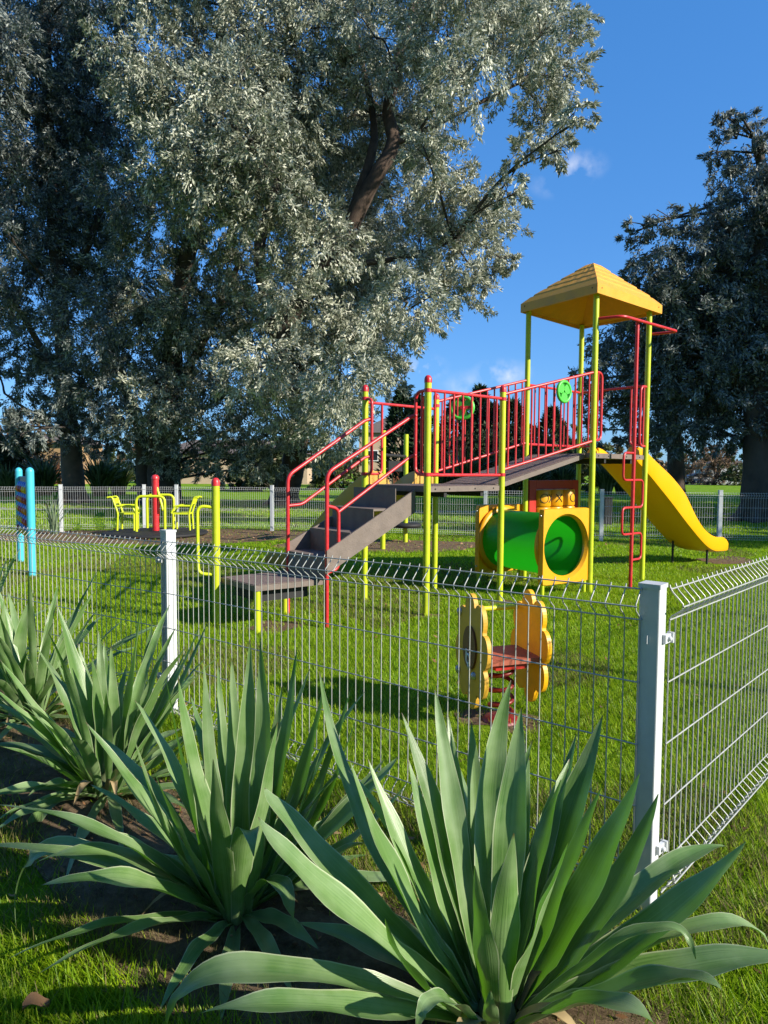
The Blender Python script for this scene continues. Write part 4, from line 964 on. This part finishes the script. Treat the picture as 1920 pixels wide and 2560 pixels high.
for k, (x, Y, h, n, lab) in enumerate(((15, 36, 2.0, 240, 'flax clump behind the blue knob panel, at the left edge'), (95, 38, 2.5, 260, 'tall flax clump just right of the blue posts, left of the single trunk'), (215, 37, 2.6, 300, 'flax clump between the two dark trunks'), (255, 39, 2.4, 260, 'flax clump left of the many stemmed trunk'), (960, 46, 2.2, 200, 'flax clump behind the deck corner post'), (1005, 44, 3.4, 240, 'tall grey flax behind the red deck rails'), (1060, 46, 3.2, 240, 'flax clump behind the second deck post'), (1150, 45, 2.6, 240, 'flax clump under the ramp, left of the red panel'), (1215, 46, 2.6, 260, 'flax clump right above the red noughts panel'), (1310, 44, 2.6, 260, 'flax clump seen left of the yellow slide'), (1345, 46, 2.2, 220, 'smaller flax clump under the yellow slide'))):
    p = at(x, 1018, Y)
    tag(quads_mesh('flax_clump', blades((p[0], Y, 0), n, h, .12, 1.2, 300 + k), 4, 'flax'), lab, 'flax', 'flax clumps beyond the far fence')
tag(quads_mesh('spiky_plant', blades((-7.35, 15.1, 0), 40, 1.0, .03, .3, 330, 1.1), 4, 'paleflax'), 'pale thin leaved spiky plant against the far fence, right of the blue posts', 'plant')

# far treeline
g = np.random.default_rng(5); cl = []; cnt = []
for k in range(190):
    x = -170 + 340 * (k + g.random()) / 190; y = 118 + g.random() * 14; hh = 3.0 + 3.5 * g.random()
    for z_ in np.arange(.8, hh, 2.0): cl.append((x + g.normal() * .8, y, z_)); cnt.append(420)
qd = leaves_array(cl, [np.array((2.6, 2.0, 1.9))] * len(cl), cnt, .85, .4, .1, .5, 9)
hb = g.random(len(cl)) < .5
hm = np.repeat(hb, [max(3, int(c_ / 88)) * 88 for c_ in cnt])
tag(quads_mesh('treeline', qd[hm], 4, 'shrub'), kind='stuff'); tag(quads_mesh('dry_treeline', qd[~hm], 4, 'brownshrub'), kind='stuff')

# ------------------------------------------------------------------ buildings and car far away
def house(cx, Y, w, d, h, wallmat, label, roofh=1.6, door=True, wins=2):
    t = empty('house', (cx, Y, 0), label, 'house'); c = Vector((cx, Y + d / 2, 0))
    MB().box(c + UP * h / 2, (w / 2, 0, 0), (0, d / 2, 0), (0, 0, h / 2)).build('wall', wallmat, t)
    m = MB(); e = .4; y0, y1, x0, x1 = Y - e, Y + d + e, cx - w / 2 - e, cx + w / 2 + e; zr = h + .003
    m.add([(x0, y0, zr), (x1, y0, zr), (x1, y1, zr), (x0, y1, zr), (x0 + d / 2, (y0 + y1) / 2, zr + roofh), (x1 - d / 2, (y0 + y1) / 2, zr + roofh)], [(0, 1, 5, 4), (1, 2, 5), (2, 3, 4, 5), (3, 0, 4), (3, 2, 1, 0)]); m.build('roof', 'tiles', t)
    for k in range(wins):
        x = cx - w * .32 + w * .64 * (k + .0) / max(1, wins - 1)
        f = MB().box((x, Y - .03, h * .56), (.75, 0, 0), (0, .05, 0), (0, 0, .6)).build('window', 'white', t); MB().box((x, Y - .085, h * .56), (.65, 0, 0), (0, .01, 0), (0, 0, .5)).build('pane', 'glass', f)
    if door: MB().box((cx + w * .06, Y - .03, 1.05), (.5, 0, 0), (0, .05, 0), (0, 0, 1.05)).build('door', 'brown', t)
    return t
house(at(500, 1018, 72)[0], 72, 16, 7, 3.2, 'wall', 'long beige house seen under the silver trees, left of the stairs', 1.6, False, 0)
house(at(850, 1018, 74)[0], 74, 7.5, 7, 5.6, 'wall', 'tall beige house behind the stairs of the play structure', 2.0)
house(at(112, 1018, 66)[0], 66, 5, 6, 3.9, 'wallorange', 'ochre house left of the dark trunk, behind the flax')
hg = house(at(1572, 1018, 95)[0], 95, 4.6, 5, 2.8, 'wallgrey', 'small grey house far beyond the lawn, right of the parked car', 1.0, False, 0)
MB().box((at(1572, 1018, 95)[0] + .2, 94.97, 1.15), (1.3, 0, 0), (0, .05, 0), (0, 0, 1.15)).build('garage_door', 'wallgrey', hg)
kx, kY = at(1512, 1018, 88)[0], 88
car = empty('parked_car', (kx, kY, 0), 'silver parked car by the far road, left of the small grey house', 'car')
prof = [(-2.1, .3), (2.1, .3), (2.15, .75), (1.5, .92), (.9, 1.42), (-.9, 1.45), (-1.6, .98), (-2.15, .9)]
MB().prism([(kx + x, kY - .85, z) for x, z in prof], (0, 1.7, 0)).build('body', 'carpaint', car, bevel=.06)
MB().prism([(kx + x, kY - .865, z) for x, z in ((1.3, .95), (.83, 1.35), (-.83, 1.37), (-1.35, .98))], (0, 1.73, 0)).build('window', 'glass', car)
for sx_ in (-1.3, 1.3):
    for sy_ in (-.8, .8):
        wl = MB().lathe((kx + sx_, kY + sy_ - .1, .32), [(.26, 0), (.32, .03), (.32, .17), (.26, .2)], 16, (0, 1, 0)).build('wheel', 'tyre', car)
bp_ = Vector((6.25, 19.0, 0))
bl_ = empty('bollard', bp_, 'short black square bollard beyond the far fence, left of the slide', 'bollard')
MB().box(bp_ + UP * .36, (.11, 0, 0), (0, .11, 0), (0, 0, .38)).build('post', 'black', bl_, bevel=.01); MB().box(bp_ + UP * .755, (.125, 0, 0), (0, .125, 0), (0, 0, .014)).build('cap', 'black', bl_, bevel=.006)

# ------------------------------------------------------------------ broad leaved foreground plants
class Plant:
    def __init__(s, base): s.base = np.array([*base, .03]); s.v = []; s.f = []; s.uv = []; s.g = np.random.default_rng(int(abs(base[0]) * 1000) + 3)
    def leaf(s, tip, ctrl, w, fold=.45, twist=0.0, bo=None, nseg=22, facing=None, wave=.006):
        b = s.base.copy(); tip = np.asarray(tip, float); ctrl = np.asarray(ctrl, float)
        out = tip - b; out[2] = 0; ol = np.linalg.norm(out); out = out / ol if ol > 1e-6 else np.array([1.0, 0, 0])
        b = b + out * min(.05, ol) + (s.g.normal(size=3) * .01 if bo is None else np.asarray(bo)); b[2] = max(.02, b[2])
        t = np.linspace(0, 1, nseg); P = ((1 - t) ** 2)[:, None] * b + (2 * t * (1 - t))[:, None] * ctrl + (t ** 2)[:, None] * tip
        T = unit(np.gradient(P, axis=0)); ups = np.array([0, 0, 1.0]) * .9 - out * .75
        if facing is not None: ups = np.asarray(facing, float)
        ph = s.g.random(2) * 6.28; twr = twist + s.g.normal() * .12; base_i = len(s.v); C = 7
        nprev = None
        for i in range(nseg):
            n = ups - T[i] * ups.dot(T[i])
            if nprev is not None and n.dot(nprev) < 0: n = -n
            n = n / max(1e-6, np.linalg.norm(n))
            if nprev is not None: n = unit(.5 * n + .5 * nprev); n = unit(n - T[i] * n.dot(T[i]))
            nprev = n; sd_ = np.cross(T[i], n); tw = twr * t[i] ** 1.2
            sd2 = sd_ * math.cos(tw) + n * math.sin(tw); n2 = np.cross(sd2, T[i])
            u = t[i]
            prof = (.42 + .58 * math.sin(min(1, u / .48) * math.pi / 2)) if u < .48 else max(.0, 1 - ((u - .48) / .52) ** 1.4)
            ww = w * .92 * prof * .5 + .001
            fo = fold * (1 - .55 * u) * (1.5 if u < .2 else 1)
            for k in range(C):
                q = (k / (C - 1)) * 2 - 1
                wv = wave * math.sin(u * 17 + ph[0 if q < 0 else 1]) * abs(q) ** 2 * prof
                s.v.append(P[i] + sd2 * ww * q * math.cos(fo * .6) + n2 * (ww * fo * abs(q) ** 1.35 + wv)); s.uv.append((k / (C - 1), u))
        for i in range(nseg - 1):
            for k in range(C - 1):
                a = base_i + i * C + k; s.f.append((a, a + 1, a + C + 1, a + C))
    def ring(s, n, elev, length, w, jit=.25, a0=0, droop=.2, arc=(0, 6.283)):
        for k in range(n):
            a = a0 + arc[0] + (arc[1] - arc[0]) * (k + .5 * s.g.random()) / n; e = elev + s.g.normal() * jit * .5; L_ = length * (.8 + .35 * s.g.random())
            d = np.array([math.cos(a) * math.cos(e), math.sin(a) * math.cos(e), math.sin(e)])
            tip = s.base + d * L_ + np.array([0, 0, -droop * L_ * math.cos(e)]); tip[2] = max(tip[2], .03)
            s.leaf(tip, s.base + d * L_ * .55 + np.array([0, 0, .06 * L_]), w * (.8 + .4 * s.g.random()), twist=s.g.normal() * .35)
    def build(s, label, dead=3):
        t = empty('broad_leaved_plant', (s.base[0], s.base[1], 0), label, 'plant', 'broad leaved plants in the bed')
        me = bpy.data.meshes.new('leaves'); l = np.array([s.base[0], s.base[1], 0])
        me.from_pydata([tuple(v - l) for v in s.v], [], s.f); me.polygons.foreach_set('use_smooth', [True] * len(s.f))
        uvl = me.uv_layers.new(name='UVMap'); idx = np.empty(len(me.loops), dtype=np.int32); me.loops.foreach_get('vertex_index', idx)
        uvl.data.foreach_set('uv', np.array(s.uv, dtype=np.float32)[idx].ravel()); me.update()
        link_mesh('leaves', me, 'agave', t)
        b = Vector((s.base[0], s.base[1], 0))
        MB().lathe(b - UP * .02, [(.045, 0), (.045, .04), (.05, .08), (.035, .12), (.01, .14)], 14).build('stem', 'stem', t)
        if dead:
            m = MB()
            for k in range(dead):
                a = s.g.random() * 6.28; L_ = .12 + .14 * s.g.random(); d = Vector((math.cos(a), math.sin(a), 0)); e = Vector((-d.y, d.x, 0)); w_ = .02 + .012 * s.g.random(); hh = .10
                pts = [b + d * (.05 + L_ * q) + UP * (.06 + hh * math.sin(q * 2.6) - .04 * q) for q in np.linspace(0, 1, 8)]
                vs = []
                for i, p in enumerate(pts):
                    ww = w_ * (1 - (i / 7) ** 2) + .002; vs += [p - e * ww + UP * .006, p, p + e * ww + UP * .006]
                m.add(vs, [(i * 3 + j, i * 3 + j + 1, i * 3 + j + 4, i * 3 + j + 3) for i in range(7) for j in range(2)], True)
            m.build('dead_leaves', 'deadleaf', t)
        return t
DSP = 1659 / 1920.0
def put(pl, lst):
    for (tx, ty, tY, mx, my, mY, wpx, *o) in lst:
        yy = (tY + mY) / 2; pl.leaf(at(tx, ty, tY), at(mx, my, mY) * 2 - .5 * (np.asarray(pl.base) + at(tx, ty, tY)), wpx / DSP * mY / FPX, twist=o[0] if o else 0.0, fold=o[1] if len(o) > 1 else .45)

plR = Plant(PLANTS['R'])
put(plR, [(940, 1490, 1.98, 985, 1760, 1.86, 56), (968, 1545, 2.02, 1000, 1780, 1.88, 40), (1018, 1560, 2.0, 1035, 1800, 1.88, 52), (868, 1540, 1.95, 965, 1830, 1.84, 66, .3), (882, 1640, 1.9, 955, 1900, 1.8, 62),
          (1104, 1470, 2.0, 1062, 1750, 1.86, 72, -.3), (1126, 1530, 1.9, 1102, 1800, 1.8, 80), (1150, 1600, 2.0, 1090, 1850, 1.86, 50), (1302, 1545, 2.0, 1205, 1830, 1.84, 88, -.25), (1245, 1585, 2.05, 1175, 1850, 1.88, 60), (1228, 1660, 1.95, 1160, 1880, 1.82, 60),
          (1382, 1670, 1.8, 1258, 1930, 1.74, 108, .1), (1422, 1715, 1.85, 1300, 1950, 1.78, 80), (1570, 1828, 1.98, 1400, 1905, 1.86, 72), (1612, 1818, 1.8, 1410, 2000, 1.74, 112), (1680, 2075, 1.75, 1500, 2000, 1.74, 60, .2), (1720, 2065, 1.6, 1450, 2100, 1.64, 112),
          (755, 1640, 1.75, 862, 1900, 1.72, 96), (795, 1640, 1.9, 900, 1890, 1.8, 66), (690, 1450, 2.25, 800, 1800, 1.95, 50), (558, 1765, 1.6, 720, 1940, 1.62, 104, .2), (572, 1702, 1.85, 700, 1850, 1.78, 84), (360, 2225, 1.45, 560, 2100, 1.5, 92), (430, 2190, 1.40, 690, 2170, 1.46, 96),
          (832, 1985, 1.48, 905, 2110, 1.54, 76), (1110, 1800, 1.6, 1088, 2010, 1.62, 80, .2), (1228, 1820, 1.6, 1150, 2030, 1.62, 92, -.2), (1025, 1870, 1.58, 1048, 2060, 1.6, 66), (1300, 1700, 1.75, 1190, 1950, 1.72, 70), (1560, 2140, 1.42, 1400, 2120, 1.5, 110, .3), (1440, 2250, 1.36, 1290, 2160, 1.45, 84), (1060, 2140, 1.45, 1062, 2190, 1.5, 40), (900, 2230, 1.38, 960, 2150, 1.45, 60), (1480, 2000, 1.9, 1330, 2060, 1.8, 70, .4)])
plR.leaf(at(1503, 2072, 1.62), at(1470, 1880, 1.68), .05, twist=.3)
plR.ring(9, R(12), .62, .07, arc=(R(20), R(200)), droop=.15); plR.ring(7, R(52), .75, .07, arc=(R(30), R(160)))
plR.build('largest broad leaved plant, nearest the camera at bottom right in front of the corner post')

plM = Plant(PLANTS['M'])
put(plM, [(540, 1380, 2.3, 530, 1690, 2.22, 62), (500, 1420, 2.35, 510, 1700, 2.25, 50), (562, 1378, 2.28, 560, 1680, 2.2, 60, .2), (440, 1425, 2.3, 462, 1700, 2.22, 44), (385, 1465, 2.2, 432, 1720, 2.16, 60), (470, 1430, 2.4, 490, 1720, 2.28, 40), (642, 1398, 2.35, 595, 1680, 2.24, 48, .3), (705, 1460, 2.35, 630, 1740, 2.24, 56), (757, 1490, 2.35, 655, 1770, 2.24, 52), (772, 1545, 2.3, 662, 1800, 2.2, 44), (610, 1480, 2.4, 570, 1720, 2.28, 46),
          (358, 1465, 2.05, 422, 1740, 2.06, 64), (285, 1580, 2.0, 375, 1810, 2.02, 72), (185, 1560, 2.1, 340, 1760, 2.08, 58), (-10, 1738, 1.95, 260, 1810, 2.0, 60), (90, 1912, 1.8, 300, 1905, 1.92, 86, .25), (70, 1868, 1.95, 270, 1850, 2.0, 70), (150, 1780, 2.0, 330, 1850, 2.03, 66), (36, 2010, 2.0, 140, 1830, 2.05, 60, .5), (548, 1850, 1.86, 530, 1800, 1.98, 66), (860, 1635, 2.3, 730, 1770, 2.2, 66), (880, 1690, 2.25, 740, 1830, 2.16, 54), (830, 1640, 2.45, 700, 1790, 2.28, 56), (820, 1815, 2.1, 690, 1860, 2.08, 56, .4), (640, 2015, 1.9, 590, 1900, 2.0, 56, .3), (405, 2130, 1.82, 450, 2060, 1.95, 52), (600, 1560, 2.0, 555, 1800, 2.04, 54), (460, 1640, 1.95, 480, 1830, 2.0, 60), (330, 1660, 1.95, 410, 1830, 2.0, 56), (700, 1600, 2.1, 610, 1830, 2.1, 56)])
plM.ring(9, R(55), .8, .05, arc=(R(20), R(170))); plM.ring(8, R(10), .6, .06, arc=(R(10), R(190)), droop=.2); plM.ring(5, R(25), .75, .055, arc=(R(165), R(235)), droop=.15); plM.ring(4, R(8), .4, .055, arc=(R(250), R(340)), droop=.2)
plM.build('middle broad leaved plant with a full fan, left of the nearest one')

plL = Plant(PLANTS['L'])
put(plL, [(122, 1305, 3.05, 190, 1530, 3.0, 56), (306, 1288, 3.0, 275, 1540, 2.98, 60), (168, 1390, 3.2, 205, 1560, 3.1, 40), (198, 1420, 2.95, 218, 1570, 2.95, 42), (240, 1395, 3.1, 240, 1560, 3.05, 42), (225, 1385, 3.3, 230, 1560, 3.15, 40), (0, 1425, 2.8, 115, 1580, 2.86, 54), (-10, 1488, 2.75, 110, 1600, 2.82, 58), (432, 1352, 3.1, 335, 1560, 3.02, 46), (448, 1345, 3.3, 350, 1550, 3.15, 36), (405, 1400, 3.2, 320, 1570, 3.1, 40), (470, 1520, 3.1, 350, 1640, 3.02, 40), (430, 1560, 3.0, 330, 1680, 2.98, 40), (0, 1612, 2.7, 110, 1650, 2.8, 50), (-20, 1800, 2.55, 100, 1740, 2.7, 46), (20, 1890, 2.6, 110, 1740, 2.74, 40, .4), (150, 1500, 2.85, 195, 1630, 2.88, 46), (300, 1450, 3.2, 265, 1600, 3.1, 40), (0, 1560, 2.95, 110, 1610, 2.95, 44), (60, 1720, 2.6, 140, 1690, 2.74, 46), (380, 1700, 2.8, 300, 1710, 2.85, 40), (330, 1340, 3.3, 290, 1540, 3.15, 36)])
plL.ring(16, R(18), .75, .058, droop=.2); plL.ring(12, R(48), .75, .055); plL.ring(10, R(68), .85, .05)
plL.build('broad leaved plant third from the right, with leaves crossing the left white fence post')

plF = Plant(PLANTS['F'])
put(plF, [(75, 1275, 3.9, 40, 1430, 3.86, 36), (60, 1300, 4.1, 35, 1440, 4.0, 34), (10, 1290, 3.8, 12, 1430, 3.82, 36), (60, 1410, 3.7, 40, 1490, 3.75, 34), (100, 1430, 3.9, 60, 1500, 3.86, 30), (130, 1440, 4.0, 75, 1510, 3.95, 30)])
plF.ring(20, R(64), .95, .05); plF.ring(20, R(40), .9, .05); plF.ring(12, R(12), .6, .055, droop=.2)
plF.build('farthest broad leaved plant, dark and cut by the left edge')
plG = Plant((-2.85, 4.55)); plG.ring(14, R(62), .9, .06); plG.ring(12, R(35), .75, .06); plG.ring(6, R(12), .6, .055, droop=.2)
plG.build('broad leaved plant beyond the left edge of the bed')

# fallen leaf on the grass
lf = Vector((*(at(78, 2175, 1.62)[:2]), .045)); m = MB(); vs = []
gl_ = _O + ray(78, 2175) * (-(CAMZ - .05) / ray(78, 2175)[2]); lf = Vector(gl_)
for i in range(7):
    u = i / 6; w_ = .021 * math.sin(math.pi * (u * .9 + .06)) + .002
    c = lf + Vector((.055 * (u - .5), .03 * (u - .5), .012 * math.sin(u * 5))); e = Vector((-.45, .85, 0))
    vs += [c - e * w_ + UP * .014, c, c + e * w_ + UP * .018]
m.add(vs, [(i * 3 + j, i * 3 + j + 1, i * 3 + j + 4, i * 3 + j + 3) for i in range(6) for j in range(2)], True)
tag(m.build('fallen_leaf', 'litter'), 'curled brown fallen leaf on the shaded grass at bottom left', 'leaf')

# ------------------------------------------------------------------ grass and litter
bx = np.array([p[0] for p in bed_axis]); by = np.array([p[1] for p in bed_axis])
def bed_dist(x, y):
    d = np.full(len(x), 9.0)
    for i in range(len(bx) - 1):
        ax_, ay_ = bx[i], by[i]; dx, dy = bx[i + 1] - ax_, by[i + 1] - ay_; t = np.clip(((x - ax_) * dx + (y - ay_) * dy) / (dx * dx + dy * dy), 0, 1)
        d = np.minimum(d, np.hypot(x - ax_ - t * dx, y - ay_ - t * dy))
    return d
def bare(x, y):
    d = np.zeros(len(x))
    d = np.maximum(d, 1.25 - np.hypot((x + 5.0) / 3.4, (y - 14.9) / 1.9)); d = np.maximum(d, 1.2 - np.hypot((x - .1) / 2.3, (y - 13.2) / 1.0))
    for (wx, wy, wr) in WORN: d = np.maximum(d, 1.1 - np.hypot(x - wx, y - wy) / wr)
    return d
def grass(y0, y1, dens, hmin, hmax, w, seed, bed=False):
    g = np.random.default_rng(seed); xm = .60 * y1 + 1.7; n = int(dens * (y1 - y0) * 2 * xm)
    x = (g.random(n) * 2 - 1) * xm; y = y0 + (y1 - y0) * g.random(n); k = np.abs(x) < .60 * y + 1.6; x, y = x[k], y[k]
    nz_ = .6 * vnoise(x, y, .9, 3) + .4 * vnoise(x, y, 3.1, 4); fine = vnoise(x, y, 9, 5)
    bd_ = bed_dist(x, y); ba = bare(x, y)
    keep = g.random(len(x)) < np.clip(.35 + 1.5 * (nz_ - .25), .12, 1) * np.clip((bd_ - .24) / .16, .05, 1) * np.where(ba > .25, np.where(y < 12, .35, .06), np.clip(1 - 3 * ba, .1, 1)) * (.5 + .7 * fine)
    if bed: keep = (bd_ < .45) & (vnoise(x, y, 4.0, 12) > .45)
    # worn ground around the spring rider and posts
    for (px_, py_, r_) in ((.69, 3.9, .22), (.428, 6.78, .12), (1.3, 7.54, .12), (-1.1, 6.3, .3), (-.5, 6.2, .2), (5.4, 10.9, .5), (2.15, 8.0, .5)): keep &= (np.hypot(x - px_, y - py_) > r_) | (g.random(len(x)) < .3)
    x, y, nz_ = x[keep], y[keep], nz_[keep]; n = len(x)
    h = (hmin + (hmax - hmin) * g.random(n)) * (.55 + .9 * nz_); a = g.random(n) * 6.283; le = .3 + .75 * g.random(n); b = np.stack([x, y, np.zeros(n)], 1)
    f = np.stack([np.cos(a), np.sin(a), np.zeros(n)], 1); s_ = np.stack([-np.sin(a), np.cos(a), np.zeros(n)], 1); W_ = (w * (.6 + .8 * g.random(n)))[:, None] / 2
    tp_ = b + f * (h * le)[:, None] + np.array([0, 0, 1.0]) * (h * (1 - .25 * le))[:, None]
    return np.stack([b - s_ * W_, b + s_ * W_, tp_ + s_ * W_ * .2, tp_ - s_ * W_ * .2], 1)
qs = [grass(1.1, 3.2, 22000, .025, .07, .0042, 1), grass(3.2, 6.0, 15000, .02, .05, .005, 2), grass(6, 10, 6200, .02, .05, .0075, 3), grass(10, 17, 1900, .022, .055, .013, 4), grass(17, 34, 260, .03, .065, .03, 5)]
Q = np.concatenate(qs)
bq = grass(1.1, 5.5, 6500, .03, .09, .002, 8, bed=True)
dry = (rng.random(len(Q)) < .05) | ((vnoise(Q[:, 0, 0], Q[:, 0, 1], .8, 9) > .66) & (rng.random(len(Q)) < .45))
tag(quads_mesh('grass', Q[~dry], 4, 'grass'), kind='stuff'); tag(quads_mesh('dry_grass', np.concatenate([Q[dry], bq]), 4, 'drygrass'), kind='stuff')

def litter(n, fx, size, seed):
    g = np.random.default_rng(seed); x, y = fx(g, n); z = .012 + .03 * g.random(n); a = g.random(n) * 6.283; ti = g.normal(size=(n, 2)) * .35
    f = unit(np.stack([np.cos(a), np.sin(a), ti[:, 0]], 1)); s_ = unit(np.stack([-np.sin(a), np.cos(a), ti[:, 1]], 1)); L_ = (size * (.6 + .8 * g.random(n)))[:, None]; p = np.stack([x, y, z], 1)
    return np.stack([p, p + f * L_ * .45 + s_ * L_ * .25, p + f * L_, p + f * L_ * .5 - s_ * L_ * .22], 1)
lq = [litter(700, lambda g, n: (-5.0 + g.normal(size=n) * 2.2, 15.0 + g.normal(size=n) * 1.0), .07, 1),
      litter(500, lambda g, n: (0 + g.normal(size=n) * 2.6, 13.3 + g.normal(size=n) * .8), .07, 2),
      litter(60, lambda g, n: ((lambda t: (FC.x + dr.x * t + g.normal(size=n) * .07, FC.y + dr.y * t + g.normal(size=n) * .07))(g.random(n) * 3.0 + .2)), .045, 3),
      litter(90, lambda g, n: (g.random(n) * 4 - 1.5, 2.6 + g.random(n) * 5), .045, 4),
      litter(900, lambda g, n: ((lambda t: (-3.2 + 3.7 * t + g.normal(size=n) * .22, 4.6 - 3.0 * t + g.normal(size=n) * .22))(g.random(n))), .035, 5)]
tag(quads_mesh('fallen_leaves', np.concatenate(lq), 4, 'litter'), kind='stuff')
